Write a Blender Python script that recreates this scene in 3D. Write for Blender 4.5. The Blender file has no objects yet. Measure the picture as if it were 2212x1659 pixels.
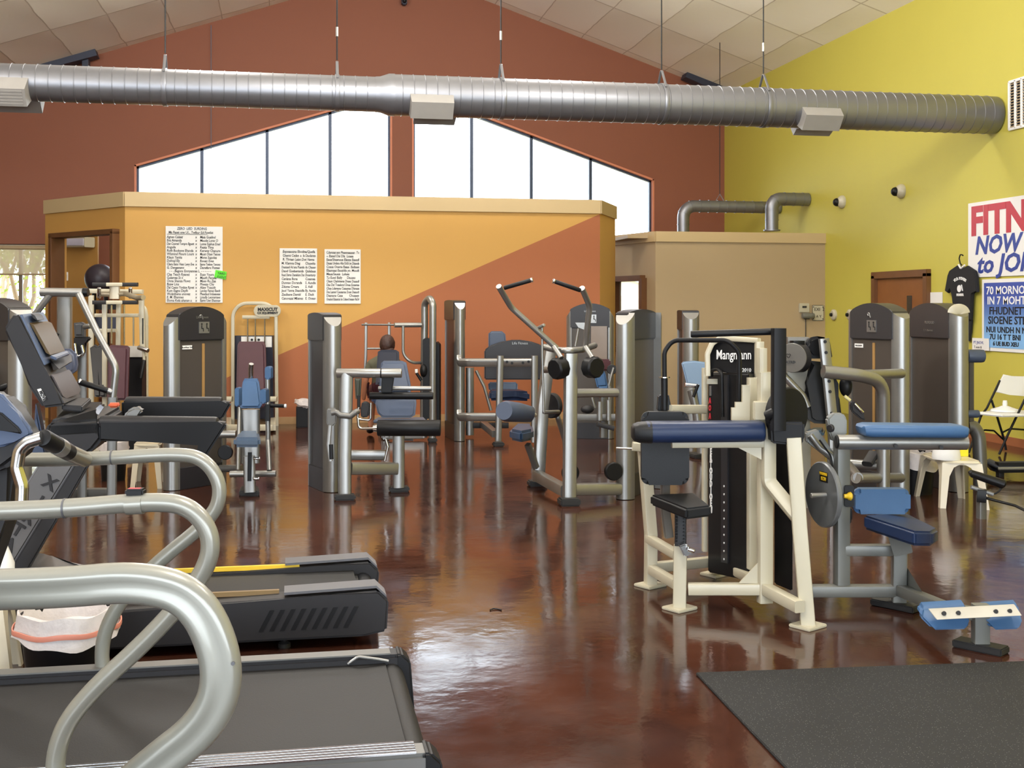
import bpy, bmesh, math, random
from mathutils import Vector as V, Matrix
R = math.radians
random.seed(7)
S = bpy.context.scene
COL = S.collection
# ---------------------------------------------------------------- camera, world, light, exposure
F, CX, HY, CH, TH = 2500.0, 1106.0, 662.0, 1.65, R(10.65)      # focal length in pixels, principal point, eye height, yaw
cam = bpy.data.cameras.new('camera'); camo = bpy.data.objects.new('camera', cam); COL.objects.link(camo)
cam.sensor_width = 36; cam.lens = 36*F/2212; cam.shift_y = -(829.5-HY)/2212; cam.clip_end = 300
camo.location = (0, 0, CH); camo.rotation_euler = (R(90), 0, -TH)
S.camera = camo
S.view_settings.view_transform = 'Standard'; S.view_settings.look = 'None'
S.view_settings.exposure = 0.0; S.view_settings.gamma = 1.0
S.cycles.max_bounces = 7; S.cycles.diffuse_bounces = 4; S.cycles.glossy_bounces = 4; S.cycles.transmission_bounces = 6
S.cycles.caustics_reflective = False; S.cycles.caustics_refractive = False; S.cycles.use_denoising = True
S.cycles.sample_clamp_indirect = 6
wd = bpy.data.worlds.new('sky'); S.world = wd; wd.use_nodes = True
bg = wd.node_tree.nodes['Background']; bg.inputs[0].default_value = (0.80, 0.90, 1.0, 1); bg.inputs[1].default_value = 7.0
def area(name, loc, rot, sx, sy, power, color):
    l = bpy.data.lights.new(name, 'AREA'); l.shape = 'RECTANGLE'; l.size = sx; l.size_y = sy; l.energy = power; l.color = color
    o = bpy.data.objects.new(name, l); COL.objects.link(o); o.location = loc; o.rotation_euler = rot
    return o
# ceiling lamps over the hall, a rear pair added to brighten ceiling and back wall, and the daylight of the shop-front windows behind the camera
def lamp(loc, power, r=0.3, color=(1.0, 0.96, 0.90)):
    l = bpy.data.lights.new('ceiling_lamp', 'POINT'); l.energy = power; l.color = color; l.shadow_soft_size = r
    o = bpy.data.objects.new('ceiling_lamp', l); COL.objects.link(o); o.location = loc
for x, y, z, e in [(-5, 3, 4.9, 360), (-5, 9.4, 4.9, 400), (0.6, 2.5, 5.2, 380), (0.6, 9.4, 5.2, 420), (3.6, 4.0, 5.2, 260), (3.6, 9.4, 5.2, 300), (-1.0, 14.6, 6.25, 300), (3.4, 14.6, 6.25, 260)]: lamp((x, y, z), e)
area('shopfront_daylight', (-1.0, -4.6, 2.3), (R(90), 0, 0), 13.0, 3.4, 270, (0.93, 0.96, 1.0))

# ---------------------------------------------------------------- picture rays to places
c_, s_ = math.cos(TH), math.sin(TH)
def W(u, v, d):                       # the point seen at pixel (u, v), d metres in front of the lens
    X = (u-CX)/F*d
    return V((X*c_+d*s_, d*c_-X*s_, CH+(HY-v)/F*d))
def G(u, v, z=0.0): return W(u, v, F*(CH-z)/(v-HY))          # on a level plane
def PY(u, v, y): return W(u, v, y/(c_-(u-CX)/F*s_))           # on a plane across the hall
def PX(u, v, x): return W(u, v, x/(s_+(u-CX)/F*c_))           # on a plane along the hall
RIGHT, FWD, UP = V((c_, -s_, 0)), V((s_, c_, 0)), V((0, 0, 1))
EX, EY = V((1, 0, 0)), V((0, 1, 0))
def K(d): return lambda u, v, dd=0.0: W(u, v, d+dd)
# ---------------------------------------------------------------- materials
def lin(c): c /= 255.0; return c/12.92 if c <= 0.04045 else ((c+0.055)/1.055)**2.4
def rgb(r, g, b): return (lin(r), lin(g), lin(b), 1)
MATS = {}
def mat(name, col, rough=0.5, metal=0.0, noise=0.08, scale=9.0, bump=0.0, bscale=60.0, coat=0.0, spec=0.5, alpha=1.0, emit=None, trans=0.0):
    m = bpy.data.materials.new(name); m.use_nodes = True; nt = m.node_tree; N, L = nt.nodes, nt.links
    b = N['Principled BSDF']
    b.inputs['Roughness'].default_value = rough; b.inputs['Metallic'].default_value = metal
    b.inputs['Coat Weight'].default_value = coat; b.inputs['Coat Roughness'].default_value = 0.08
    b.inputs['Specular IOR Level'].default_value = spec; b.inputs['Alpha'].default_value = alpha
    b.inputs['Transmission Weight'].default_value = trans
    c = rgb(*col)
    tc = N.new('ShaderNodeTexCoord'); nz = N.new('ShaderNodeTexNoise'); nz.inputs['Scale'].default_value = scale; nz.inputs['Detail'].default_value = 4
    L.new(tc.outputs['Object'], nz.inputs['Vector'])
    mx = N.new('ShaderNodeMix'); mx.data_type = 'RGBA'
    mx.inputs['A'].default_value = tuple(x*(1-noise) for x in c[:3])+(1,); mx.inputs['B'].default_value = tuple(min(1, x*(1+noise)) for x in c[:3])+(1,)
    L.new(nz.outputs['Fac'], mx.inputs['Factor']); L.new(mx.outputs['Result'], b.inputs['Base Color'])
    if bump:
        n2 = N.new('ShaderNodeTexNoise'); n2.inputs['Scale'].default_value = bscale; n2.inputs['Detail'].default_value = 3
        L.new(tc.outputs['Object'], n2.inputs['Vector'])
        bp = N.new('ShaderNodeBump'); bp.inputs['Strength'].default_value = bump; bp.inputs['Distance'].default_value = 0.01
        L.new(n2.outputs['Fac'], bp.inputs['Height']); L.new(bp.outputs['Normal'], b.inputs['Normal'])
    if emit:
        b.inputs['Emission Color'].default_value = c; b.inputs['Emission Strength'].default_value = emit
    MATS[name] = m; m['bsdf'] = b.name
    return m
def nodes(m): return m.node_tree.nodes, m.node_tree.links, m.node_tree.nodes['Principled BSDF']
silver = mat('silver_paint', (148, 147, 144), 0.34, 0.75, 0.05, 20, spec=0.5)
silver_d = mat('titanium_paint', (112, 111, 108), 0.38, 0.55, 0.05, 20)
galv = mat('galvanised_steel', (132, 133, 138), 0.4, 0.8, 0.08, 4)
chrome = mat('chrome', (205, 205, 205), 0.16, 1.0, 0.02)
railgrey = mat('warm_grey_rail', (138, 137, 128), 0.3, 0.25, 0.03, 14, coat=0.35)
charcoal = mat('charcoal_plastic', (38, 37, 39), 0.45, 0.0, 0.06, 30, spec=0.28)
shroud = mat('smoked_shroud', (42, 40, 42), 0.34, 0.0, 0.05, 12, spec=0.3)
shroud_l = mat('bronze_shroud', (72, 66, 61), 0.38, 0.1, 0.06, 6, spec=0.3)
black = mat('black_plastic', (19, 19, 21), 0.42, 0.0, 0.06, 30, spec=0.25)
rubber = mat('black_rubber', (30, 30, 31), 0.6, 0.0, 0.1, 40, bump=0.1, bscale=200)
blackpaint = mat('black_paint', (22, 22, 24), 0.45, 0.0, 0.05, 20, spec=0.2)
navy = mat('navy_vinyl', (28, 42, 72), 0.38, 0.0, 0.06, 12, spec=0.3, bump=0.06, bscale=250)
blue = mat('blue_vinyl', (58, 90, 128), 0.4, 0.0, 0.05, 10, spec=0.35, bump=0.06, bscale=250)
slate = mat('slate_vinyl', (68, 79, 100), 0.42, 0.0, 0.05, 10, bump=0.06, bscale=250)
darkvinyl = mat('charcoal_vinyl', (21, 22, 24), 0.46, 0.0, 0.06, 12, spec=0.28, bump=0.08, bscale=250)
maroon = mat('maroon_vinyl', (70, 32, 42), 0.5, 0.0, 0.08, 14, bump=0.06, bscale=250)
cream = mat('cream_enamel', (186, 179, 157), 0.35, 0.0, 0.03, 6, coat=0.2)
greysteel = mat('grey_enamel', (112, 113, 109), 0.38, 0.25, 0.04, 10)
white = mat('white_paper', (226, 225, 222), 0.6, 0.0, 0.02, 6)
whitegloss = mat('white_plastic', (214, 208, 192), 0.35, 0.0, 0.04, 6)
ink = mat('black_ink', (24, 24, 28), 0.6)
inkblue = mat('blue_ink', (44, 62, 140), 0.5)
inkred = mat('red_ink', (178, 44, 56), 0.5)
inkwhite = mat('white_ink', (232, 232, 232), 0.5)
wood = mat('oak_wood', (128, 80, 42), 0.45, 0.0, 0.2, 5)
woodd = mat('dark_oak_trim', (104, 68, 40), 0.45, 0.0, 0.15, 6)
yellowp = mat('yellow_plastic', (226, 186, 40), 0.4)
orangep = mat('orange_plastic', (204, 92, 54), 0.4)
redp = mat('red_plastic', (190, 30, 44), 0.35)
bluegrey = mat('blue_grey_plastic', (70, 82, 106), 0.4, 0.0, 0.04, 12, spec=0.3)
greenp = mat('green_paper', (90, 214, 40), 0.6)
skin = mat('skin', (178, 118, 88), 0.5)
hair = mat('brown_hair', (58, 34, 26), 0.55, 0.0, 0.4, 40, bump=0.4, bscale=90)
clothm = mat('maroon_cloth', (72, 30, 36), 0.8)
plasticbag = mat('white_bag_film', (216, 208, 206), 0.35, 0.0, 0.12, 30, bump=0.5, bscale=30, alpha=0.85)
# ---------------------------------------------------------------- meshes
def fillet(pts, r, n=7):
    if r <= 0 or len(pts) < 3: return [V(p) for p in pts]
    out = [V(pts[0])]
    for i in range(1, len(pts)-1):
        a, b, c = V(pts[i-1]), V(pts[i]), V(pts[i+1])
        u, w = (a-b), (c-b); lu, lw = u.length, w.length; u.normalize(); w.normalize()
        ang = u.angle(w)
        if ang > 3.10: out.append(b); continue
        t = min(r/math.tan(ang/2), lu*0.49, lw*0.49)
        rr = t*math.tan(ang/2); bis = (u+w).normalized(); cen = b+bis*(rr/math.sin(ang/2))
        p0, p1 = b+u*t, b+w*t; e0, e1 = (p0-cen), (p1-cen); tot = e0.angle(e1)
        for k in range(n+1):
            f = k/n
            out.append(cen+(e0*math.sin((1-f)*tot)+e1*math.sin(f*tot))/math.sin(tot))
    out.append(V(pts[-1])); return out
def ring(r, n=14): return [(r*math.cos(2*math.pi*k/n), r*math.sin(2*math.pi*k/n)) for k in range(n)]
def oval(a, b, n=18): return [(a*math.cos(2*math.pi*k/n), b*math.sin(2*math.pi*k/n)) for k in range(n)]
def rrect(w, h, r=0.006, n=2):
    pts = []; r = min(r, w*0.49, h*0.49)
    for cx, cy, a in ((w/2-r, h/2-r, 0), (-w/2+r, h/2-r, 90), (-w/2+r, -h/2+r, 180), (w/2-r, -h/2+r, 270)):
        for k in range(n+1):
            t = R(a+90*k/n); pts.append((cx+r*math.cos(t), cy+r*math.sin(t)))
    return pts
class B:
    def __init__(s): s.bm = bmesh.new()
    def sweep(s, pts, prof, up=None, scale=None, closed=False):
        pts = [V(p) for p in pts]; n = len(pts)
        tan = []
        for i in range(n):
            if closed: t = pts[(i+1) % n]-pts[i-1]
            else: t = (pts[min(i+1, n-1)]-pts[i]).normalized()+(pts[i]-pts[max(i-1, 0)]).normalized()
            tan.append(t.normalized())
        ref = V(up) if up is not None else (UP if abs(tan[0].z) < 0.9 else EY)
        rows = []; prev = None
        for i in range(n):
            t = tan[i]; a = (prev if prev is not None and up is None else ref); a = (a-t*a.dot(t))
            if a.length < 1e-5: a = t.orthogonal()
            a.normalize(); b = t.cross(a).normalized(); prev = a
            k = scale[i] if scale else 1.0
            mit = 1.0
            rows.append([s.bm.verts.new(pts[i]+(b*x+a*y)*k*mit) for x, y in prof])
        m = len(prof)
        for i in range(n if closed else n-1):
            q, w = rows[i], rows[(i+1) % n]
            for j in range(m): s.bm.faces.new((q[j], q[(j+1) % m], w[(j+1) % m], w[j]))
        if not closed:
            s.bm.faces.new(list(reversed(rows[0]))); s.bm.faces.new(rows[-1])
        return s
    def tube(s, pts, r, fil=0.0, n=14, up=None): return s.sweep(fillet(pts, fil), ring(r, n), up)
    def bar(s, pts, w, h, up=None, fil=0.0, r=0.008): return s.sweep(fillet(pts, fil), rrect(w, h, r), up)      # w across, h along up
    def cone(s, p0, p1, r0, r1, n=18): return s.sweep([p0, p1], ring(1.0, n), scale=[r0, r1])
    def caps(s, p0, p1, r, e=0.35, n=18):                # a roller with rounded ends
        p0, p1 = V(p0), V(p1); d = (p1-p0).normalized(); k = r*e
        return s.sweep([p0, p0+d*k*0.25, p0+d*k, p1-d*k, p1-d*k*0.25, p1], ring(1.0, n), scale=[r*0.72, r*0.93, r, r, r*0.93, r*0.72])
    def lathe(s, c, prof, n=28, axis=None, a=1.0, b=1.0):
        c = V(c); ax = V(axis).normalized() if axis is not None else UP
        x = ax.orthogonal().normalized() if abs(ax.z) < 0.99 else EX; y = ax.cross(x); rows = []
        for r, h in prof:
            rows.append([s.bm.verts.new(c+ax*h+x*(a*r*math.cos(2*math.pi*k/n))+y*(b*r*math.sin(2*math.pi*k/n))) for k in range(n)])
        for q, w in zip(rows, rows[1:]):
            for j in range(n): s.bm.faces.new((q[j], q[(j+1) % n], w[(j+1) % n], w[j]))
        if prof[0][0] > 1e-4: s.bm.faces.new(list(reversed(rows[0])))
        if prof[-1][0] > 1e-4: s.bm.faces.new(rows[-1])
        return s
    def prism(s, poly, ext, bev=0.0, seg=3):            # polygon pushed along ext
        ext = V(ext); a = [s.bm.verts.new(V(p)) for p in poly]; b = [s.bm.verts.new(V(p)+ext) for p in poly]; n = len(a)
        fs = [s.bm.faces.new(list(reversed(a))), s.bm.faces.new(b)]
        for i in range(n): fs.append(s.bm.faces.new((a[i], a[(i+1) % n], b[(i+1) % n], b[i])))
        if bev:
            es = {e for f in fs[:2] for e in f.edges}
            if bev > 0: es |= {e for f in fs for e in f.edges if e.calc_length() > 2.2*bev}
            bmesh.ops.bevel(s.bm, geom=list(es), offset=abs(bev), segments=seg, affect='EDGES', clamp_overlap=True)
        return s
    def box(s, c, x, y, z, bev=0.0, seg=2):              # centre and three full edge vectors
        c, x, y, z = V(c), V(x), V(y), V(z); o = c-x/2-y/2-z/2
        return s.prism([o, o+x, o+x+y, o+y], z, bev, seg)
    def abox(s, c, sx, sy, sz, rot=0.0, bev=0.0, seg=2):
        q = Matrix.Rotation(rot, 3, 'Z'); return s.box(c, q@V((sx, 0, 0)), q@V((0, sy, 0)), V((0, 0, sz)), bev, seg)
    def ball(s, c, rx, ry=None, rz=None, sub=3):
        m = Matrix.Translation(V(c))@Matrix.Diagonal((rx, ry or rx, rz or rx, 1)); bmesh.ops.create_icosphere(s.bm, subdivisions=sub, radius=1, matrix=m); return s
    def disc(s, c, axis, r, t, bev=0.0, n=28):
        a = V(axis).normalized(); b = bev
        return s.lathe(V(c)-a*t/2, [(r-b, 0), (r, b), (r, t-b), (r-b, t)] if b else [(r, 0), (r, t)], n, a)
def put(name, b, m, loc, parent=None, smooth=True):
    bm = b.bm if isinstance(b, B) else b
    bmesh.ops.recalc_face_normals(bm, faces=bm.faces)
    bmesh.ops.translate(bm, verts=bm.verts, vec=-V(loc))
    me = bpy.data.meshes.new(name); bm.to_mesh(me); bm.free()
    o = bpy.data.objects.new(name, me); COL.objects.link(o)
    if m: me.materials.append(m)
    if smooth:
        for p in me.polygons: p.use_smooth = True
        try: me.set_sharp_from_angle(angle=R(38))
        except Exception: pass
    if parent: o.parent = parent
    else: o.location = loc
    return o
ROOT = {}
def tag(o, label, cat, group=None):
    o['label'] = label; o['category'] = cat
    if group: o['group'] = group
    return o
def thing(name, label, cat, loc, group=None):
    o = bpy.data.objects.new(name, None); COL.objects.link(o); o.location = loc; o.empty_display_size = 0.1
    ROOT[o.name] = V(loc); return tag(o, label, cat, group)
def part(t, name, b, m, label=None, smooth=True):
    o = put(name, b, m, ROOT[t.name], t, smooth); ROOT[o.name] = ROOT[t.name]
    if label: o['label'] = label
    return o
def solo(name, b, m, label, cat, group=None, smooth=True):
    bm = b.bm; xs = [v.co for v in bm.verts]
    loc = V(((min(p.x for p in xs)+max(p.x for p in xs))/2, (min(p.y for p in xs)+max(p.y for p in xs))/2, min(p.z for p in xs)))
    o = put(name, b, m, loc, None, smooth); ROOT[o.name] = loc
    return tag(o, label, cat, group)
def struct(name, b, m, smooth=False):
    o = put(name, b, m, V((0, 0, 0)), None, smooth); o['kind'] = 'structure'; ROOT[o.name] = V((0, 0, 0)); return o
def textbm(txt, size, org, xdir, ydir, depth=0.002, align='LEFT', shear=0.0, bold=0.0, xs=1.0):
    cu = bpy.data.curves.new('t', 'FONT'); cu.body = txt; cu.size = size; cu.extrude = depth/2; cu.align_x = align; cu.shear = shear; cu.offset = bold; cu.resolution_u = 2
    o = bpy.data.objects.new('t', cu); COL.objects.link(o); bpy.context.view_layer.update()
    me = bpy.data.meshes.new_from_object(o.evaluated_get(bpy.context.evaluated_depsgraph_get()))
    bpy.data.objects.remove(o); bpy.data.curves.remove(cu)
    x, y = V(xdir).normalized(), V(ydir).normalized(); z = x.cross(y)
    M = Matrix(((x.x*xs, y.x, z.x, org[0]), (x.y*xs, y.y, z.y, org[1]), (x.z*xs, y.z, z.z, org[2]), (0, 0, 0, 1)))
    me.transform(M); b = B(); b.bm.from_mesh(me); bpy.data.meshes.remove(me); return b
def join(a, b):
    me = bpy.data.meshes.new('j'); b.bm.to_mesh(me); b.bm.free(); a.bm.from_mesh(me); bpy.data.meshes.remove(me); return a
def sheet(outer, holes, ext):                           # flat wall with holes, pushed along ext
    b = B(); bm = b.bm; es = []
    for loop in [outer]+holes:
        vs = [bm.verts.new(V(p)) for p in loop]
        es += [bm.edges.new((vs[i], vs[(i+1) % len(vs)])) for i in range(len(vs))]
    bmesh.ops.triangle_fill(bm, use_beauty=True, use_dissolve=False, edges=es)
    r = bmesh.ops.extrude_face_region(bm, geom=list(bm.faces))
    bmesh.ops.translate(bm, verts=[g for g in r['geom'] if isinstance(g, bmesh.types.BMVert)], vec=V(ext))
    return b
# ================================================================ the room
YB, XR, XL, YF = 21.72, 8.36, -11.0, -5.0
RX, RZ, SL = 2.0, 8.0, 0.338                           # ridge and roof pitch
def roof(x): return RZ-SL*abs(x-RX)
# --- paint
burnt = mat('burnt_orange_paint', (134, 80, 58), 0.7, 0, 0.03, 2, bump=0.05, bscale=120)
green = mat('lime_green_paint', (188, 178, 76), 0.62, 0, 0.03, 2, bump=0.05, bscale=120)
beige = mat('beige_paint', (172, 150, 116), 0.65, 0, 0.03, 2, bump=0.05, bscale=120)
capm = mat('sand_trim_paint', (190, 166, 124), 0.6, 0, 0.02, 3)
yellow = mat('yellow_paint', (198, 150, 78), 0.65, 0, 0.03, 2, bump=0.05, bscale=120)
# --- floor: stained and polished concrete
fl = mat('polished_concrete', (72, 38, 26), 0.14, 0, 0.0, 1.0, spec=0.5)
N, L, b_ = nodes(fl)
tc = N.new('ShaderNodeTexCoord')
n1 = N.new('ShaderNodeTexNoise'); n1.inputs['Scale'].default_value = 0.9; n1.inputs['Detail'].default_value = 8; n1.inputs['Roughness'].default_value = 0.65; n1.inputs['Distortion'].default_value = 0.6
L.new(tc.outputs['Object'], n1.inputs['Vector'])
cr = N.new('ShaderNodeValToRGB'); e = cr.color_ramp.elements
e[0].position = 0.3; e[0].color = rgb(40, 23, 18); e[1].position = 0.72; e[1].color = rgb(76, 45, 32)
e2 = cr.color_ramp.elements.new(0.5); e2.color = rgb(58, 32, 23)
L.new(n1.outputs['Fac'], cr.inputs['Fac']); L.new(cr.outputs['Color'], b_.inputs['Base Color'])
n2 = N.new('ShaderNodeTexNoise'); n2.inputs['Scale'].default_value = 2.2; n2.inputs['Detail'].default_value = 6
L.new(tc.outputs['Object'], n2.inputs['Vector'])
mr = N.new('ShaderNodeMapRange'); mr.inputs['From Min'].default_value = 0.3; mr.inputs['From Max'].default_value = 0.7; mr.inputs['To Min'].default_value = 0.06; mr.inputs['To Max'].default_value = 0.17
L.new(n2.outputs['Fac'], mr.inputs['Value']); L.new(mr.outputs['Result'], b_.inputs['Roughness'])
n3 = N.new('ShaderNodeTexNoise'); n3.inputs['Scale'].default_value = 7.0; n3.inputs['Detail'].default_value = 4
L.new(tc.outputs['Object'], n3.inputs['Vector'])
bp = N.new('ShaderNodeBump'); bp.inputs['Strength'].default_value = 0.075; bp.inputs['Distance'].default_value = 0.02
L.new(n3.outputs['Fac'], bp.inputs['Height']); L.new(bp.outputs['Normal'], b_.inputs['Normal'])
struct('floor', B().abox(((XL+XR)/2, (YB+YF)/2, -0.05), XR-XL+0.4, YB-YF+0.4, 0.1), fl)
# --- ceiling: faced insulation between taped seams
ce = mat('faced_insulation', (232, 222, 206), 0.5, 0, 0.0, 1.0)
N, L, b_ = nodes(ce)
tc = N.new('ShaderNodeTexCoord'); sp = N.new('ShaderNodeSeparateXYZ'); L.new(tc.outputs['Object'], sp.inputs['Vector'])
def mth(op, a, b=None, c=None):
    n = N.new('ShaderNodeMath'); n.operation = op
    for i, x in enumerate((a, b, c)):
        if x is None: continue
        if isinstance(x, (int, float)): n.inputs[i].default_value = x
        else: L.new(x, n.inputs[i])
    return n.outputs[0]
def cell(sock, period, off): return mth('ABSOLUTE', mth('SUBTRACT', mth('FRACT', mth('DIVIDE', mth('ADD', sock, off), period)), 0.5))
wob = N.new('ShaderNodeTexNoise'); wob.inputs['Scale'].default_value = 1.2; L.new(tc.outputs['Object'], wob.inputs['Vector'])
wx = mth('ADD', sp.outputs['X'], mth('MULTIPLY', wob.outputs['Fac'], 0.08)); wy = mth('ADD', sp.outputs['Y'], mth('MULTIPLY', wob.outputs['Fac'], 0.08))
CPX, COX, CPY, COY = 0.84, -0.44, 2.03, -1.17
ax_, ay_ = cell(wx, CPX, COX), cell(wy, CPY, COY)
seam = mth('MAXIMUM', mth('GREATER_THAN', ax_, 0.5-0.011), mth('GREATER_THAN', ay_, 0.5-0.009))
mx = N.new('ShaderNodeMix'); mx.data_type = 'RGBA'; mx.inputs['A'].default_value = rgb(244, 238, 228); mx.inputs['B'].default_value = rgb(184, 172, 158)
L.new(mth('MULTIPLY', seam, 0.75), mx.inputs['Factor']); L.new(mx.outputs['Result'], b_.inputs['Base Color'])
h1 = mth('MULTIPLY', mth('SUBTRACT', 0.25, mth('MULTIPLY', ax_, ax_)), mth('SUBTRACT', 0.25, mth('MULTIPLY', ay_, ay_)))
wr = N.new('ShaderNodeTexNoise'); wr.inputs['Scale'].default_value = 3.0; wr.inputs['Detail'].default_value = 5; wr.inputs['Distortion'].default_value = 1.2; L.new(tc.outputs['Object'], wr.inputs['Vector'])
hh = mth('ADD', mth('MULTIPLY', h1, -11.0), mth('MULTIPLY', wr.outputs['Fac'], 0.10))
bp = N.new('ShaderNodeBump'); bp.inputs['Strength'].default_value = 0.45; bp.inputs['Distance'].default_value = 0.08
L.new(hh, bp.inputs['Height']); L.new(bp.outputs['Normal'], b_.inputs['Normal'])
y0, y1 = YF-0.2, YB+0.2
cb = B(); cb.prism([(XL, y0, roof(XL)), (RX, y0, RZ), (RX, y0, RZ+0.15), (XL, y0, roof(XL)+0.15)], (0, y1-y0, 0))
cb.prism([(RX, y0, RZ), (XR+0.2, y0, roof(XR+0.2)), (XR+0.2, y0, roof(XR+0.2)+0.15), (RX, y0, RZ+0.15)], (0, y1-y0, 0))
struct('ceiling', cb, ce)
# --- back wall with the gable windows
def wb(u, v): return PY(u, v, YB)
SILL = 2.55
def at_sill(u): p = wb(u, 500); return V((p.x, YB, SILL))
WL = [at_sill(290), at_sill(847), wb(847, 199), wb(290, 356)]
WR = [at_sill(890), at_sill(1413), wb(1413, 387), wb(890, 191)]
WF = [wb(-170, 527), wb(112, 527), V((wb(112, 527).x, YB, 0.55)), V((wb(-170, 527).x, YB, 0.55))]
pS = [wb(1322, 600), wb(1420, 600), V((wb(1420, 600).x, YB, 0.9)), V((wb(1322, 600).x, YB, 0.9))]
outer = [V((XL, YB, 0)), V((XR+.2, YB, 0)), V((XR+.2, YB, roof(XR+.2)+.1)), V((RX, YB, RZ+.1)), V((XL, YB, roof(XL)+.1))]
struct('wall_back', sheet(outer, [WL, WR, WF, pS], (0, 0.2, 0)), burnt)
glassm = bpy.data.materials.new('window_glass'); glassm.use_nodes = True
N = glassm.node_tree.nodes; L = glassm.node_tree.links; N.remove(N['Principled BSDF'])
tr = N.new('ShaderNodeBsdfTransparent'); gl = N.new('ShaderNodeBsdfGlossy'); gl.inputs['Roughness'].default_value = 0.02
fr = N.new('ShaderNodeFresnel'); fr.inputs['IOR'].default_value = 1.45; mxs = N.new('ShaderNodeMixShader')
L.new(fr.outputs[0], mxs.inputs[0]); L.new(tr.outputs[0], mxs.inputs[1]); L.new(gl.outputs[0], mxs.inputs[2]); L.new(mxs.outputs[0], N['Material Output'].inputs['Surface'])
framem = mat('dark_window_frame', (62, 72, 92), 0.4, 0.4, 0.04)
reveal = mat('salmon_reveal_paint', (206, 128, 96), 0.6, 0, 0.03)
def winframe(name, loop, mull, y, w=0.07, dp=0.09, m=framem):
    b = B(); n = len(loop); L_ = [V((p.x, y, p.z)) for p in loop]
    cen = sum(L_, V((0, 0, 0)))/n
    for i in range(n):
        a, c = L_[i], L_[(i+1) % n]; d = (c-a).normalized(); nrm = V((-d.z, 0, d.x)); 
        if nrm.dot(cen-a) < 0: nrm = -nrm
        o = nrm*w; b.prism([a-d*0, c, c+o-d*w*0.0, a+o], (0, dp, 0))
    for m0, m1 in mull: b.bar([m0, m1], w*0.85, dp, up=EY, r=0.004)
    f = struct(name, b, m)
    g = B(); g.prism([p+V((0, dp*0.5, 0)) for p in L_], (0, 0.006, 0))
    part(f, 'pane', g, glassm, smooth=False)
    return f
def vert(u, vt, y): p = PY(u, vt, y); return (V((p.x, y+0.045, SILL)), V((p.x, y+0.045, p.z)))
y_ = YB+0.09
winframe('window_1', WL, [vert(436, 321, y_), vert(577, 281, y_), vert(713, 241, y_)], y_)
winframe('window_2', WR, [vert(1019, 240, y_), vert(1148, 288, y_), vert(1276, 336, y_)], y_)
def vm(u, z0, z1, y): p = PY(u, 600, y); return (V((p.x, y+0.045, z0)), V((p.x, y+0.045, z1)))
w3 = winframe('window_3', WF, [vm(44, 0.55, WF[0].z, y_), vm(-70, 0.55, WF[0].z, y_)], y_, m=mat('bronze_window_frame', (120, 104, 84), 0.5))
# window recess lining, daylight on the reveals put into its pale salmon colour
rv = B()
for lp in (WL, WR):
    for i in (1, 2, 3):
        a, c = lp[i], lp[(i+1) % 4]; d = (c-a).normalized(); nn = V((d.z, 0, -d.x)); cen = sum(lp, V((0, 0, 0)))/4
        if nn.dot(cen-a) < 0: nn = -nn
        rv.prism([a+V((0, -0.012, 0)), c+V((0, -0.012, 0)), c+nn*0.035+V((0, -0.012, 0)), a+nn*0.035+V((0, -0.012, 0))], (0, 0.1, 0))
struct('trim_1', rv, reveal)
# --- right wall, left wall, front wall with the shop-front opening behind the camera
dq = [PX(1894, 597, XR), PX(2007, 593, XR)]
DY0, DY1, DZ = dq[0].y, dq[1].y, 2.1
struct('wall_right', B().abox((XR+0.1, (YB+YF)/2, 4), 0.2, YB-YF, 8), green)
struct('wall_left', B().abox((XL-0.1, (YB+YF)/2, 2.5), 0.2, YB-YF, 5), beige)
fo = [V((XL, YF, 0)), V((XR+.2, YF, 0)), V((XR+.2, YF, roof(XR+.2)+.1)), V((RX, YF, RZ+.1)), V((XL, YF, roof(XL)+.1))]
struct('wall_front', sheet(fo, [[V((-8, YF, 0.3)), V((6, YF, 0.3)), V((6, YF, 4.2)), V((-8, YF, 4.2))]], (0, -0.2, 0)), beige)
# --- yellow partition with the orange sweep
YP, PH, PT = 16.56, 3.12, 0.16
pa, pb = PY(270, 500, YP).x, PY(1296, 500, YP).x
qa = W(97.6, 600, 17.15); qb = W(1329, 600, 18.2); qa.z = qb.z = 0
A0, B0 = V((pa, YP, 0)), V((pb, YP, 0))
stripe = mat('yellow_and_orange_paint', (232, 172, 66), 0.65, 0, 0.0, 2, bump=0.05, bscale=120)
N, L, b_ = nodes(stripe)
tc = N.new('ShaderNodeTexCoord'); sp = N.new('ShaderNodeSeparateXYZ'); L.new(tc.outputs['Object'], sp.inputs['Vector'])
l0, l1 = PY(478, 821, YP), PY(1290, 465, YP)
k_ = (l1.z-l0.z)/(l1.x-l0.x)
st = mth('GREATER_THAN', sp.outputs['Z'], mth('ADD', mth('MULTIPLY', mth('SUBTRACT', sp.outputs['X'], l0.x), k_), l0.z))
mx = N.new('ShaderNodeMix'); mx.data_type = 'RGBA'; mx.inputs['A'].default_value = rgb(160, 94, 56); mx.inputs['B'].default_value = rgb(196, 150, 76)
L.new(st, mx.inputs['Factor']); L.new(mx.outputs['Result'], b_.inputs['Base Color'])
struct('wall_partition', B().prism([A0, B0, B0+V((0, PT, 0)), A0+V((0, PT, 0))], (0, 0, PH)), stripe)
ev = (qa-A0).normalized(); en = V((ev.y, -ev.x, 0)); en = en if en.y > 0 else -en; el = (qa-A0).length
def ap(u, v):                                         # point of the slanted wall with the doorway
    dr = W(u, v, 1.0)-V((0, 0, CH)); nrm = en; t = (A0-V((0, 0, CH))).dot(nrm)/dr.dot(nrm); return V((0, 0, CH))+dr*t
d0, d1 = ap(122, 600), ap(255, 600); DH = ap(190, 505).z
d0.z = d1.z = 0
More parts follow.
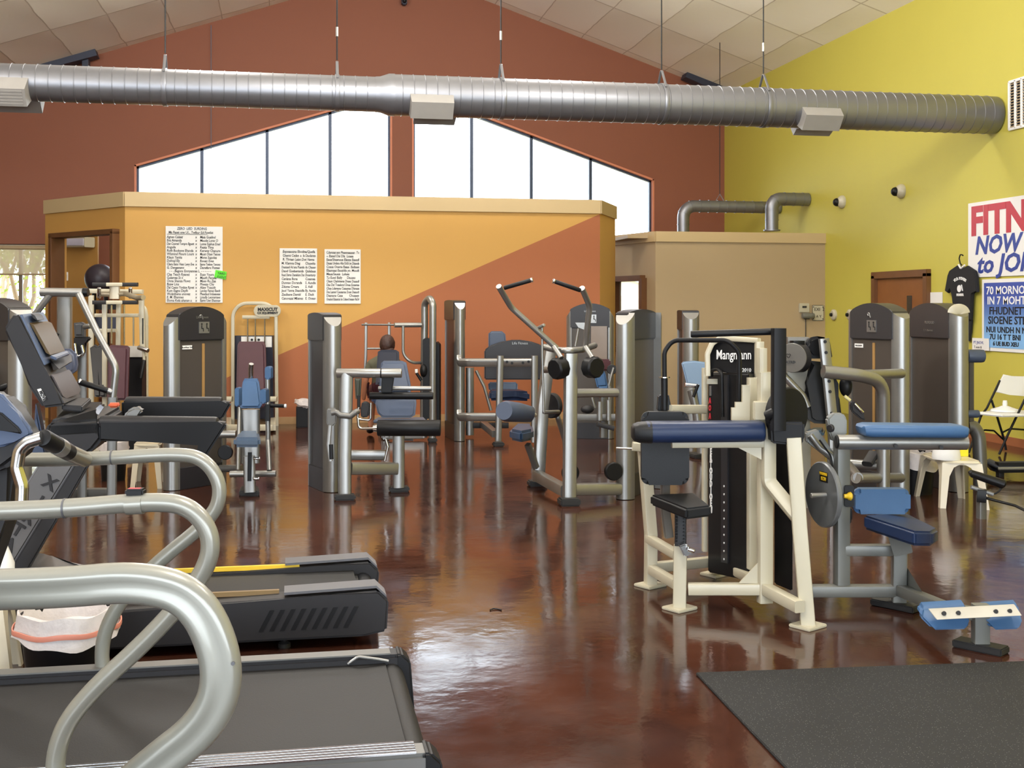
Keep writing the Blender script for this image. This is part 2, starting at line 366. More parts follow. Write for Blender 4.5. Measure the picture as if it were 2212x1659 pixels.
o_ = [A0, A0+V((0, 0, PH)), qa+V((0, 0, PH)), qa]
h_ = [d1+V((0, 0, 0.001)), d1+V((0, 0, DH)), d0+V((0, 0, DH)), d0+V((0, 0, 0.001))]
struct('wall_doorway', sheet(o_, [h_], en*PT), yellow)
struct('wall_return', B().prism([B0, qb, qb+V((-0.1, 0.12, 0)), B0+V((0, PT, 0))], (0, 0, PH)), mat('pale_yellow_paint', (206, 162, 92), 0.65, 0, 0.03, 2))  # paler yellow puts the light on this angled face into its colour
# cap moulding on the partition
cp = B()
cz = PH-0.1
def cap(a, c, n, t=0.03, h=0.2): cp.prism([a+n*t, c+n*t, c-n*(PT+t), a-n*(PT+t)], (0, 0, h))
off = lambda p: p+V((0, 0, cz))
cap(off(A0), off(B0), V((0, -1, 0))); cap(off(qa), off(A0), -en)
rn = (qb-B0).normalized(); rn = V((rn.y, -rn.x, 0)); cap(off(B0), off(qb), rn)
struct('trim_2', cp, capm)
# door casing of the doorway
dc = B(); wq = 0.07
for a, c in ((d0, d0+V((0, 0, DH))), (d1, d1+V((0, 0, DH)))): dc.bar([a-en*0.0, c-en*0.0], wq, 0.22, up=en, r=0.004)
dc.bar([d0+ev*wq/2+V((0, 0, DH)), d1-ev*wq/2+V((0, 0, DH))], 0.22, wq, up=UP, r=0.004)
struct('door_1', dc, woodd)
# room beyond the doorway
i0, i1 = W(120, 600, 20.3), W(211, 600, 19.6); i0.z = i1.z = 0
struct('wall_inner', B().prism([i0, i1, i1+V((0, 0.12, 0)), i0+V((0, 0.12, 0))], (0, 0, PH)), yellow)
# --- beige partition at the right
YQ = 17.3; BH = 2.78
g0 = PY(1416, 600, YQ).x; g0 = V((g0, YQ, 0)); g1 = V((XR-0.0, YQ, 0)); gm = W(1300, 600, 19.5); gm.z = 0
struct('wall_beige', B().prism([g0, g1, g1+V((0, PT, 0)), g0+V((0, PT, 0))], (0, 0, BH)), beige)
gn = (g0-gm).normalized(); gp = V((gn.y, -gn.x, 0)); gp = gp if gp.y < 0 else -gp
def bp_(u, v):
    dr = W(u, v, 1.0)-V((0, 0, CH)); t = (g0-V((0, 0, CH))).dot(gp)/dr.dot(gp); return V((0, 0, CH))+dr*t
w0, w1, w2 = bp_(1324, 600), bp_(1394, 600), bp_(1360, 602)
ho = [V((w0.x, w0.y, 0.95)), V((w1.x, w1.y, 0.95)), V((w1.x, w1.y, w2.z)), V((w0.x, w0.y, w2.z))]
struct('wall_beige_return', sheet([gm, g0, g0+V((0, 0, BH)), gm+V((0, 0, BH))], [ho], -gp*PT), beige)
cp2 = B(); cz2 = BH-0.12
def cap2(a, c, n): cp2.prism([a+n*.03, c+n*.03, c-n*(PT+.03), a-n*(PT+.03)], (0, 0, 0.16))
cap2(g0+UP*cz2, g1+UP*cz2, V((0, -1, 0))); cap2(gm+UP*cz2, g0+UP*cz2, gp)
struct('trim_3', cp2, capm)
fw = B()
for i in range(4): fw.bar([ho[i], ho[(i+1) % 4]], 0.09, 0.2, up=gp, r=0.003)
struct('window_4', fw, woodd)
# baseboards
bb = mat('tan_baseboard', (176, 140, 96), 0.5)
struct('baseboard_partition', B().abox(((pa+pb)/2, YP-0.008, 0.05), pb-pa, 0.016, 0.1), bb)
struct('baseboard_beige', B().abox(((g0.x+XR)/2, YQ-0.008, 0.06), XR-g0.x, 0.016, 0.12), mat('brown_baseboard', (150, 108, 70), 0.5))
struct('baseboard_right', B().abox((XR-0.008, (DY0-0.2+YF)/2, 0.05), 0.016, DY0-0.2-YF, 0.1), mat('brown_baseboard_paint', (150, 92, 58), 0.5))
# door in the green wall
dr = B(); yA, yB = DY0+0.0, DY1-0.0
for y in (yA, yB): dr.abox((XR-0.02, y, DZ/2), 0.1, 0.1, DZ, bev=0.006)
dr.abox((XR-0.02, (yA+yB)/2, DZ), 0.1, abs(yA-yB)+0.1, 0.1, bev=0.006)
dd = struct('door_2', dr, woodd)
lo, hi = min(yA, yB)+0.05, max(yA, yB)-0.05
part(dd, 'door_leaf', B().abox((XR+0.0, (lo+hi)/2, DZ/2-0.02), 0.03, hi-lo, DZ-0.06, bev=0.003), wood, smooth=False)
lv = lo+(hi-lo)*0.32
part(dd, 'light_pane', B().abox((XR-0.012, lv, 1.35), 0.03, 0.12, 0.9, bev=0.004), mat('dark_glass', (50, 44, 38), 0.1), smooth=False)
# ================================================================ helpers in picture terms
def poly(P, pts): return [P(*q) for q in pts]
def rr(u0, v0, u1, v1, r, n=5):                        # rounded rectangle outline in pixels
    out = []
    for cx, cy, a in ((u1-r, v0+r, -90), (u1-r, v1-r, 0), (u0+r, v1-r, 90), (u0+r, v0+r, 180)):
        for k in range(n+1):
            t = R(a+90*k/n); out.append((cx+r*math.cos(t), cy+r*math.sin(t)))
    return out
def pad(P, u0, v0, u1, v1, r, thick, bev=0.02, dd=0.0, lean=0.0):   # upright cushion facing the hall; lean pushes its top back
    h = max(1e-6, v1-v0)
    return B().prism([P(u, v, dd+lean*(v1-v)/h) for u, v in rr(u0, v0, u1, v1, r)], FWD*thick, bev=-bev, seg=4)
def seat(P, pts, z, thick, bev=0.025): return B().prism([G(u, v, z) for u, v in pts], (0, 0, -thick), bev=bev, seg=4)
def floor_at(u, v): return G(u, v, 0.0)
# ================================================================ spiral duct
dy = 12.72
def duct_z(u, v): return PY(u, v, dy).z
ZD = 3.97
xa, xm0, xm1, xe = -7.0, PY(817, 230, dy).x, PY(842, 230, dy).x, XR
du = thing('air_duct', 'long galvanised spiral air duct hung across the hall', 'duct', V((xm0, dy, ZD)))
def spiral(x0, x1, r, pitch=0.125):
    b = B(); n = int((x1-x0)/pitch); prof = []
    x = 0.0
    for i in range(n+1):
        x = i*(x1-x0)/n
        prof += [(r, max(0, x-0.005)), (r+0.006, x-0.002), (r+0.006, x+0.002), (r, min(x1-x0, x+0.005))] if 0 < i < n else [(r, x)]
    return b.lathe((x0, dy, ZD), prof, 48, EX)
part(du, 'small_pipe', spiral(xa, xm0, 0.19), galv)
part(du, 'large_pipe', spiral(xm1, xe-0.02, 0.225), galv)
part(du, 'reducer', B().lathe((xm0-0.03, dy, ZD), [(0.193, 0), (0.196, 0.05), (0.23, xm1-xm0+0.02), (0.231, xm1-xm0+0.08)], 48, EX), galv)
regm = mat('register_paint', (150, 147, 143), 0.5, 0.1)
def diffuser(uc, w=0.46, m=None):
    x = PY(uc, 240, dy).x
    for sgn, nm in ((-1, 'front_register'), (1, 'rear_register')):
        nrm = V((0, sgn*math.cos(R(38)), -math.sin(R(38)))); tv = V((0, sgn*math.sin(R(38)), math.cos(R(38))))
        c = V((x-(0.05 if sgn < 0 else -0.02), dy, ZD))
        b = B(); h0, h1, t0, t1 = 0.13, 0.10, 0.14, 0.33
        a = [c+EX*(sx*w/2*1.04)+tv*(sy*h0)+nrm*t0 for sx, sy in ((-1, -1), (1, -1), (1, 1), (-1, 1))]
        q = [c+EX*(sx*w/2)+tv*(sy*h1)+nrm*t1 for sx, sy in ((-1, -1), (1, -1), (1, 1), (-1, 1))]
        va, vq = [b.bm.verts.new(p) for p in a], [b.bm.verts.new(p) for p in q]
        b.bm.faces.new(list(reversed(va))); b.bm.faces.new(vq)
        for i in range(4): b.bm.faces.new((va[i], va[(i+1) % 4], vq[(i+1) % 4], vq[i]))
        rg = part(du, nm, b, regm, smooth=False)
        if uc > 100: continue
        g = B()
        for k in range(5): g.box(c+nrm*(t1+0.002)+tv*(-0.07+0.035*k), EX*(w*0.86), tv*0.02, nrm*0.005)
        part(rg, 'louvre', g, regm, smooth=False)
for uc in (28, 938, 1765): diffuser(uc)
# hangers: rod from the roof, strap round the duct
for i, u in enumerate((357, 728, 1082, 1429, 1649)):
    x = PY(u, 160, dy).x; r = 0.198 if u < 800 else 0.233
    zt = roof(x)
    h = part(du, 'hanger_rod', B().cone((x, dy, ZD+r+0.16), (x, dy, zt), 0.008, 0.008, 8), black)
    st = B().bar([(x, dy-r*0.75, ZD+r*0.72), (x, dy, ZD+r+0.17), (x, dy+r*0.75, ZD+r*0.72)], 0.03, 0.008, up=EX if False else None, fil=0.03)
    ringp = [(x, dy+(r)*math.sin(R(a)), ZD+(r)*math.cos(R(a))) for a in range(0, 360, 15)]
    st.sweep(ringp, rrect(0.05, 0.008), up=None, closed=True)
    part(h, 'hanger_strap', st, galv)
    if u in (728, 1082, 1649): part(h, 'turnbuckle', B().cone((x, dy, ZD+r+0.42), (x, dy, ZD+r+0.52), 0.016, 0.016, 8), silver)
# small exhaust pipes over the beige room
def vent_pipe(name, pts, r, label, fil):
    b = B(); path = fillet(pts, fil, 9); b.sweep(path, ring(r, 24))
    t = thing(name, label, 'duct', V(pts[-1])); part(t, 'pipe', b, galv)
    rb = B()
    acc = 0; last = path[0]
    dense = []
    for a, c in zip(path, path[1:]):
        n = max(1, int((c-a).length/0.02))
        for k in range(n): dense.append((a+(c-a)*k/n, (c-a).normalized()))
    for p, d in dense:
        acc += (p-last).length; last = p
        if acc > 0.16: rb.disc(p, d, r+0.006, 0.014, n=24); acc = 0
    rb.disc(V(pts[0]), V(pts[1])-V(pts[0]), r+0.03, 0.02, n=24)
    part(t, 'seam_ring', rb, galv)
    return t
wp = PX(1747, 431, XR)
pB = PY(1667, 431, wp.y); pB.z = wp.z
vent_pipe('exhaust_pipe', [V((pB.x, wp.y, BH+0.12)), pB, V((XR-0.01, wp.y, wp.z))], 0.108, 'short silver exhaust pipe elbow running into the green wall', 0.16)
yA2 = wp.y+1.15; pA = PY(1476, 445, yA2); 
ta = vent_pipe('exhaust_pipe', [V((pA.x, yA2, BH+0.12)), pA, V((XR-0.01, yA2, pA.z))], 0.104, 'longer silver exhaust pipe hung behind the other above beige room', 0.2)
xh = PY(1555, 430, yA2).x
hr = part(ta, 'hanger_rod', B().cone((xh, yA2, pA.z+0.22), (xh, yA2, roof(xh)), 0.007, 0.007, 8), black)
part(hr, 'hanger_strap', B().bar([(xh-0.08, yA2, pA.z+0.09), (xh, yA2, pA.z+0.22), (xh+0.08, yA2, pA.z+0.09)], 0.03, 0.008), galv)
struct('ceiling_beige_room', B().prism([g0+V((-0.4, PT, BH-0.06)), g1+V((0, PT, BH-0.06)), V((XR, YB, BH-0.06)), V((g0.x-0.4, YB, BH-0.06))], (0, 0, 0.05)), beige)
# steel beams at the gable
bsteel = mat('navy_steel_paint', (46, 50, 66), 0.5, 0.2)
bs = B()
for u0, v0, u1, v1 in ((40, 161, 210, 116), (1478, 163, 1575, 205)):
    a, c = PY(u0, v0, YB-0.3), PY(u1, v1, YB-0.3); bs.bar([a, c], 0.3, 0.13, up=UP)
a = PY(186, 124, YB-0.25); bs.bar([a, V((a.x, a.y, a.z-0.6))], 0.11, 0.2, up=EY)
a = PY(1545, 190, YB-0.25); bs.bar([a, V((a.x, a.y, a.z-0.6))], 0.11, 0.2, up=EY)
struct('beam_gable', bs, bsteel)
wc = PY(456, 316, YB-0.06)
solo('pull_cord', B().cone(wc+V((0, 0, 2.2)), V((wc.x, wc.y, 2.3)), 0.006, 0.006, 8), mat('grey_cord', (96, 110, 130), 0.6), 'thin dark cord hanging down beside the leftmost gable pane', 'cord')
sn = PY(873, 2, YB-0.12)
t = thing('motion_sensor', 'small dark sensor high on gable wall below the ridge', 'sensor', sn)
part(t, 'sensor_body', B().abox(sn, 0.1, 0.16, 0.16, bev=0.02), bsteel); part(t, 'sensor_lens', B().ball(sn+V((0, -0.08, -0.02)), 0.04), black)
# ================================================================ things on the green wall
def wx_(u, v, o=0.0): p = PX(u, v, XR); return V((XR-o, p.y, p.z))
for i, (u, v, lb) in enumerate(((1821, 436, 'white dome camera on green wall nearer the exhaust pipes'), (1949, 413, 'white dome camera on green wall nearer the banner'))):
    c = wx_(u, v)
    t = thing('security_camera', lb, 'camera', c, 'dome cameras on the green wall')
    part(t, 'mount', B().lathe(c, [(0.1, 0), (0.1, 0.03), (0.085, 0.06), (0.05, 0.09)], 28, -EX), cream)
    part(t, 'lens_dome', B().ball(c+V((-0.085, 0.03, -0.005)), 0.065), black)
c = wx_(2225, 228); gw = 0.42
t = thing('vent_grille', 'white return air grille high on green wall above the banner', 'vent', c)
y0g, z0g, z1g = wx_(2183, 228).y, wx_(2183, 280).z, wx_(2183, 178).z
fb = B()
for a, q in (((y0g, z0g), (y0g, z1g)), ((y0g, z1g), (y0g-0.9, z1g)), ((y0g-0.9, z1g), (y0g-0.9, z0g)), ((y0g-0.9, z0g), (y0g, z0g)), ((y0g-0.12, z0g), (y0g-0.12, z1g)), ((y0g-0.24, z0g), (y0g-0.24, z1g))):
    fb.bar([(XR-0.015, a[0], a[1]), (XR-0.015, q[0], q[1])], 0.035, 0.03, up=EX)
part(t, 'frame', fb, white); part(t, 'backing', B().abox((XR-0.004, y0g-0.45, (z0g+z1g)/2), 0.006, 0.9, z1g-z0g), black)
lb_ = B()
for k in range(16): lb_.box((XR-0.012, y0g-0.45, z0g+0.03+k*(z1g-z0g-0.06)/15), V((0.016, 0, 0.008)), V((0, 0.88, 0)), V((0, 0, 0.008)))
part(t, 'louvre', lb_, beige)
# banners
def lettered(name, lab, corner, w, h, lines, base, group=None, cat='banner'):
    # corner: lower far corner on the green wall; letters run towards the camera (-y)
    c = V((XR-0.012, corner.y, corner.z))
    t = thing(name, lab, cat, c, group)
    part(t, 'sheet', B().box(c+V((0, -w/2, h/2)), (0.012, 0, 0), (0, w, 0), (0, 0, h), bev=0.002), base, smooth=False)
    for txt, size, y, z, m, sh, bo, xs in lines:
        part(t, 'lettering', textbm(txt, size, c+V((-0.0085, -y, z)), (0, -1, 0), (0, 0, 1), 0.004, 'LEFT', sh, bo, xs), m, smooth=False)
    return t
lo_ = wx_(2094, 600); hi_ = wx_(2094, 440); 
BW = 2.6; bh = hi_.z-lo_.z
lettered('banner', 'white fitness banner with red and blue painted letters', V((0, lo_.y, lo_.z)), BW, bh, [
    ('FITNESS', bh*0.52, 0.06, bh*0.575, inkred, 0.0, 0.02, 1.12), ('NOW is', bh*0.33, 0.15, bh*0.31, inkblue, 0.22, 0.008, 1.12), ('to JOIN', bh*0.33, 0.19, bh*0.06, inkblue, 0.22, 0.008, 1.25)], white)
lo2 = wx_(2124, 757); hi2 = wx_(2124, 604); h2 = hi2.z-lo2.z
bluep = mat('blue_print', (74, 108, 176), 0.5, 0, 0.05)
N, L, b_ = nodes(bluep); tc = N.new('ShaderNodeTexCoord'); sp = N.new('ShaderNodeSeparateXYZ'); L.new(tc.outputs['Generated'], sp.inputs[0])
cr = N.new('ShaderNodeValToRGB'); e = cr.color_ramp.elements; e[0].color = rgb(128, 178, 226); e[1].color = rgb(58, 78, 158); e[0].position = 0.15; e[1].position = 0.75
L.new(sp.outputs['Z'], cr.inputs['Fac']); L.new(cr.outputs['Color'], b_.inputs['Base Color'])
t = lettered('poster', 'blue challenge poster in white frame below the fitness banner', V((0, lo2.y, lo2.z)), 1.9, h2, [], white, cat='poster')
c = V((XR-0.02, lo2.y, lo2.z))
part(t, 'print', B().box(c+V((0, -0.95, h2*0.5)), (0.006, 0, 0), (0, 1.8, 0), (0, 0, h2*0.9)), bluep, smooth=False)
for txt, sz, y, z, m in (('70 MORNOON', 0.135, 0.1, 0.78, inkwhite), ('IN 7 MOHTHS', 0.135, 0.12, 0.64, inkwhite), ('FHUDNETT', 0.13, 0.16, 0.50, ink), ('SIOENE STEP', 0.13, 0.14, 0.37, ink), ('NUI UNDH N NE', 0.1, 0.1, 0.25, ink), ('7U 16 T T BNI', 0.09, 0.17, 0.155, ink), ('6 UE BUD XEU', 0.07, 0.24, 0.07, ink)):
    part(t, 'lettering', textbm(txt, sz, c+V((-0.005, -y, z*h2+0.01)), (0, -1, 0), (0, 0, 1), 0.003, 'LEFT', 0.0, 0.002, 1.12), m, smooth=False)
a, q = wx_(2106, 755), wx_(2142, 732)
t = thing('name_card', 'small white card with print tucked under the blue poster corner', 'card', a)
part(t, 'card', B().box((XR-0.035, (a.y+q.y)/2, (a.z+q.z)/2), (0.006, 0, 0), (0, a.y-q.y, 0), (0, 0, 0.15)), white)
part(t, 'lettering', textbm('PT JNOVL', 0.05, (XR-0.039, a.y-0.03, a.z+0.075), (0, -1, 0), (0, 0, 1), 0.002), inkblue)
part(t, 'lettering', textbm('T oom &', 0.045, (XR-0.039, a.y-0.04, a.z+0.02), (0, -1, 0), (0, 0, 1), 0.002), ink)
a, q = wx_(2011, 673), wx_(2037, 631)
solo('notice_sheet', B().box((XR-0.008, (a.y+q.y)/2, (a.z+q.z)/2), (0.008, 0, 0), (0, a.y-q.y, 0), (0, 0, q.z-a.z)), white, 'plain pale notice sheet on green wall right beside the wooden door', 'notice')
# black T-shirt on a hanger, hooked on the banner edge
sx = 0.085
def ws(u, v): return wx_(1850+u/4.147, 380+v/4.147, sx)
tp = ws(985, 700); t = thing('t_shirt', 'black printed T-shirt on a hanger beside the fitness banner', 'shirt', tp)
tshirt = mat('black_cotton', (24, 24, 27), 0.85, 0, 0.1, 20, bump=0.15, bscale=30)
part(t, 'shirt_body', B().prism([ws(*p) for p in ((960, 795), (880, 850), (865, 890), (840, 1030), (868, 1050), (890, 985), (905, 1060), (925, 1180), (930, 1260), (1010, 1292), (1072, 1290), (1080, 1060), (1082, 1040), (1132, 1040), (1122, 900), (1110, 850), (1040, 805), (1000, 835), (975, 820))], (0.05, 0, 0), bev=-0.012), tshirt)
part(t, 'hanger', B().tube([ws(1010, 715), ws(1005, 708), ws(985, 705), ws(975, 740), ws(985, 785), ws(1000, 800)], 0.008, 0.02, 8), black)
part(t, 'collar', B().tube([ws(970, 795), ws(990, 830), ws(1025, 800)], 0.012, 0.02, 8), white)
sc_ = (ws(0, 100)-ws(0, 0)).length/100
arc = B()
for k, chx in enumerate('YOUR FITNESS'):
    if chx == ' ': continue
    ang = R(-38+k*76/11); cx, cz = 985+75*math.sin(ang), 1010-80*math.cos(ang)
    p = ws(cx, cz); xd = V((0, -math.cos(ang), -math.sin(ang))); yd = V((0, -math.sin(ang), math.cos(ang)))
    join(arc, textbm(chx, 0.05, p+V((-0.004, 0, 0)), xd, yd, 0.004, 'CENTER', 0, 0.002))
part(t, 'chest_print', arc, inkwhite, smooth=False)
em = textbm('MEMBER', 0.042, ws(985, 1075)+V((-0.004, 0, 0)), (0, -1, 0), UP, 0.004, 'CENTER', 0, 0.002)
em.disc(ws(978, 1010)+V((-0.003, 0, 0)), EX, 0.045, 0.006, n=24); em.bar([ws(1000, 975)+V((-.003, 0, 0)), ws(1010, 1030)+V((-.003, 0, 0))], 0.02, 0.006)
part(t, 'emblem', em, inkwhite, smooth=False)
solo('hanging_cloth', B().prism([wx_(1850+u/4.147, 380+v/4.147, 0.05) for u, v in ((1020, 1280), (1062, 1285), (1050, 1400), (1040, 1480), (1012, 1480))], (0.03, 0, 0), bev=-0.008), tshirt, 'narrow black cloth hanging below the T-shirt', 'cloth')
# round wall fittings and the boxes on the beige wall
for i, (u, v, lb) in enumerate(((1803, 680, 'round cream wall fitting nearer the beige corner'), (1838, 680, 'round cream wall fitting beside the arched machine top'))):
    c = wx_(u, v); t = thing('wall_valve', lb, 'fitting', c, 'round fittings on the green wall')
    part(t, 'plate', B().lathe(c, [(0.085, 0), (0.085, 0.03), (0.06, 0.05)], 26, -EX), cream); part(t, 'knob', B().lathe(c-EX*0.05, [(0.03, 0), (0.026, 0.03)], 18, -EX), black)
def wq_(u, v, o=0.0): p = PY(u, v, YQ); return V((p.x, YQ-o, p.z))
def wallbox(name, u0, v0, u1, v1, dep, m, lab, cat, extra=None):
    a, q = wq_(u0, v1), wq_(u1, v0); c = V(((a.x+q.x)/2, YQ-dep/2, (a.z+q.z)/2))
    t = thing(name, lab, cat, c); part(t, 'case', B().abox(c, q.x-a.x, dep, q.z-a.z, bev=0.008), m)
    if extra: extra(t, a, q, dep)
    return t
def th_x(t, a, q, dep): part(t, 'dial', B().box((a.x*.5+q.x*.5, YQ-dep-0.004, a.z*.4+q.z*.6), (0.07, 0, 0), (0, 0.008, 0), (0, 0, 0.03)), ink)
wallbox('thermostat', 1725, 655, 1747, 675, 0.03, cream, 'cream thermostat on beige wall above the grey handset', 'thermostat', th_x)
def sg_x(t, a, q, dep):
    part(t, 'lettering', textbm('EXI  2', 0.07, (a.x+0.03, YQ-dep-0.002, a.z+0.16), EX, UP, 0.003), ink)
    part(t, 'lettering', textbm('I A Y', 0.06, (a.x+0.03, YQ-dep-0.002, a.z+0.05), EX, UP, 0.003), ink)
    part(t, 'screw', B().disc((a.x+0.02, YQ-dep, q.z-0.03), EY, 0.009, 0.008, n=10).disc((q.x-0.02, YQ-dep, q.z-0.03), EY, 0.009, 0.008, n=10).disc((q.x-0.02, YQ-dep, a.z+0.03), EY, 0.009, 0.008, n=10).disc((a.x+0.02, YQ-dep, a.z+0.03), EY, 0.009, 0.008, n=10), ink)
wallbox('switch_plate', 1754, 659, 1779, 693, 0.015, cream, 'framed cream plate with four screws beside beige wall corner', 'sign', sg_x)
a, q = wq_(1728, 682, 0.08), wq_(1754, 682, 0.08)
t = thing('wall_handset', 'dark grey handset on beige wall with cable running down', 'handset', a)
part(t, 'body', B().caps(a, q, 0.045, 0.4), greysteel); cb_ = wq_(1740, 686, 0.01)
part(t, 'cradle', B().abox(((a.x+q.x)/2, YQ-0.03, a.z-0.03), 0.1, 0.06, 0.05, bev=0.01), charcoal)
part(t, 'cable', B().cone(cb_, V((cb_.x, cb_.y, 0.9)), 0.007, 0.007, 8), charcoal)
# ================================================================ posters on the partition
def yp(u, v, o=0.0): p = PY(u, v, YP); return V((p.x, YP-o, p.z))
def board(name, lab, u0, v0, u1, v1, lines, group='hand lettered lists'):
    a, q = yp(u0, v1), yp(u1, v0); w, h = q.x-a.x, q.z-a.z
    t = thing(name, lab, 'poster', V((a.x, YP-0.01, a.z)), group)
    part(t, 'paper', B().abox((a.x+w/2, YP-0.009, a.z+h/2), w, 0.01, h, bev=0.002), white, smooth=False)
    ln = B()
    for txt, x, z, sz in lines:
        if not txt: continue
        nx = min([x2 for t2, x2, z2, s2 in lines if z2 == z and x2 > x and t2] or [0.98])
        tb = textbm(txt, min(sz, 0.05), (0, 0, 0), EX, UP, 0.002, 'LEFT', 0.1, 0.0008, 0.8)
        wt = max(v.co.x for v in tb.bm.verts); k = min(1.0, (nx-x-0.02)*w/wt)
        for v in tb.bm.verts: v.co.x = v.co.x*k+a.x+x*w; v.co.y += YP-0.0155; v.co.z += a.z+z*h
        join(ln, tb)
    part(t, 'lettering', ln, ink, smooth=False)
    return t
L1 = ['Agnes Calaaz', 'Eva Amanda', 'Dan Coursel Tompre Bguett', 'Anguila', 'Ruth Buckone Ehanda', 'Wlsmind Flours Lours', 'Klaun Yanita', 'Duhnal Ely', 'Clara Eato Vass Levy Eva', 'G. Denganano']
L1b = ['Maia Gualind', 'Maude Lone O', 'Lunna Eqahua Erael', 'Reata Thna', 'Kenway Chanure', 'Maust Olsen Tesoes', 'Mone Supoles', 'Rouan Eves', 'Eanno Tenbon Yanoses', 'Danefaro Pottes']
L2 = ['Clsa Teach Ryanez', 'Gulamea St n', 'Onna Shanza Fluwz', 'Byaw Lina', 'Dal Caezo Yonbze Rpvet', 'Kum Eagns Daylh', 'Wulatibena unovez', 'E. M. Ebannes', 'Eloma Kela ahanan a']
L2b = ['Euan Yours', 'Mauth Pansea', 'Maen Ru Zaa', 'Pheezy Chy', 'Alaw Yoaudt', 'Landey Famez Eaedt', 'Phaedaud Indaeaseas', 'Linadly Leonamaes', 'Eamn Uen Ehannae']
ls = [('ZERO  LIED  SURDING', 0.2, 0.955, 0.085), ('Ma Faset one Ul... Twlbur Ed Fowlist', 0.05, 0.905, 0.08), ('------------------------------------------', 0.02, 0.885, 0.06)]
for i, (x, y) in enumerate(zip(L1, L1b)): z = 0.845-i*0.0445; ls += [(x, 0.02, z, 0.068), ('x', 0.52, z, 0.06), (y, 0.6, z, 0.068)]
ls.append(('- - - Begons Enmyannas L. - - - - - -', 0.06, 0.4, 0.06))
for i, (x, y) in enumerate(zip(L2, L2b)): z = 0.355-i*0.0425; ls += [(x, 0.02, z, 0.068), ('x', 0.52, z, 0.06), (y, 0.6, z, 0.068)]
board('name_list', 'largest white hand lettered list with a green note', 358, 490, 481, 654, ls)
nn = [yp(466, 583, 0.02), yp(490, 587, 0.02), yp(488, 604, 0.02), yp(463, 599, 0.02)]
t = thing('sticky_note', 'bright green note stuck on the edge of largest list', 'note', nn[3]); part(t, 'paper', B().prism(nn, (0, 0.006, 0)), greenp, smooth=False)
part(t, 'lettering', join(textbm('YARD', 0.045, yp(470, 592, 0.024), V((1, 0, -0.12)), V((0.12, 0, 1)), 0.002, xs=0.9), textbm('EVENT', 0.045, yp(469, 600, 0.024), V((1, 0, -0.12)), V((0.12, 0, 1)), 0.002, xs=0.9)), ink)
m1 = ['Expoaaozna Ebodina/Quella', 'Chaenz Cedae  a  la Daolanea', 'R. Thraan Laian Dot Vanna', 'M. Klamna Dieg', 'Duanaed Ad ana Poantla', 'Daod Guelaeranda', 'Raual Darna Chanaklura Dan', 'Canlana Bona', 'Dunnao Doranda', 'Zduma Crnara', 'Jaud Yanna Shaoidla', 'Zaulbane Dambl', 'Canovazal Mbanes']
m1b = ['', '', '', 'Chaaelta', 'da Chasen', 'Quilebaua', 'Doantuny', 'Cuaanea', 'S. Aundia', 'S. Adil', 'By. Aunita', 'E. Dadt', 'E. Ooean']
ls = []
for i, (x, y) in enumerate(zip(m1, m1b)): z = 0.92-i*0.071; ls += [(x, 0.05 if i > 2 else 0.08, z, 0.075), (y, 0.68, z, 0.075)]
board('name_list', 'white hand lettered list, middle of the three on partition', 604, 537, 685, 655, ls)
m2 = ['Cdamzaz ann Phaannaaaoan  To', '-- Easad Dai Dla  Loaea', 'Eaua/Shaanuua Elanza Eaaedl', 'Dauaa Undana Aba ExEd ya Dlaaeda', 'Coaua Ooama Eaaaa  Eadaaes', 'Elaamaaz Eaualdia yo. Muudt', 'Maua/Sauaia  Luluea', 'Tu Eued Bally      Dauaes', 'Chaun Chahnleena Dnaea Daaaadl', 'Daa Dal Toaalond Doaa Eoaanaa', 'Chaa Ldamana Caaaanaa Dlanaza', 'Daa Laanad Cauaaanaa Doan Daaaudt', 'Daanana Caaa        Chuaaen', 'Onaalud Ezaaanza ba Cdaaed baaaan RaDd']
ls = [(x, 0.05, 0.92-i*0.066, 0.07) for i, x in enumerate(m2)]
board('name_list', 'white hand lettered list nearest the orange sweep', 701, 539, 779, 656, ls)
# beyond the doorway
def wi(u, v, o=0.0):
    nr = V(((i1-i0).y, -(i1-i0).x, 0)).normalized(); nr = nr if nr.y < 0 else -nr
    dr = W(u, v, 1.0)-V((0, 0, CH)); tt = (i0-V((0, 0, CH))).dot(nr)/dr.dot(nr); return V((0, 0, CH))+dr*tt+nr*o
a, q = wi(152, 525, 0.12), wi(207, 524, 0.12)
t = thing('wall_heater', 'long white wall unit seen through the doorway', 'heater', a)
part(t, 'case', B().bar([a, q], 0.2, 0.17, up=UP, r=0.02), cream)
part(t, 'grille', B().bar([wi(168, 524, 0.23), wi(206, 524, 0.23)], 0.012, 0.12, up=UP), mat('pale_lilac_plastic', (206, 204, 222), 0.5))
a = wi(145.5, 597, 0.01); t = thing('light_switch', 'white light switch on the yellow wall inside doorway', 'switch', a)
part(t, 'plate', B().abox(a, 0.06, 0.02, 0.15, bev=0.004), white); part(t, 'toggle', B().abox(a+V((0, -0.015, 0)), 0.02, 0.02, 0.05), whitegloss)
P = K(17.9)
bc = P(216, 602); rb_ = (P(249, 602)-P(185, 602)).length/2
t = thing('exercise_ball', 'large black exercise ball on a rack seen through doorway', 'ball', V((bc.x, bc.y, 0)))
part(t, 'ball', B().ball(bc, rb_, rb_, rb_*1.0, 4), mat('dark_violet_rubber', (52, 46, 56), 0.45))
sb = B(); zb = bc.z-rb_*0.86
for a_ in (0, 90, 180, 270):
    dx, dy_ = 0.2*math.cos(R(a_+45)), 0.2*math.sin(R(a_+45)); sb.tube([(bc.x+dx, bc.y+dy_, 0), (bc.x+dx*0.6, bc.y+dy_*0.6, zb+0.03)], 0.018, 0, 8)
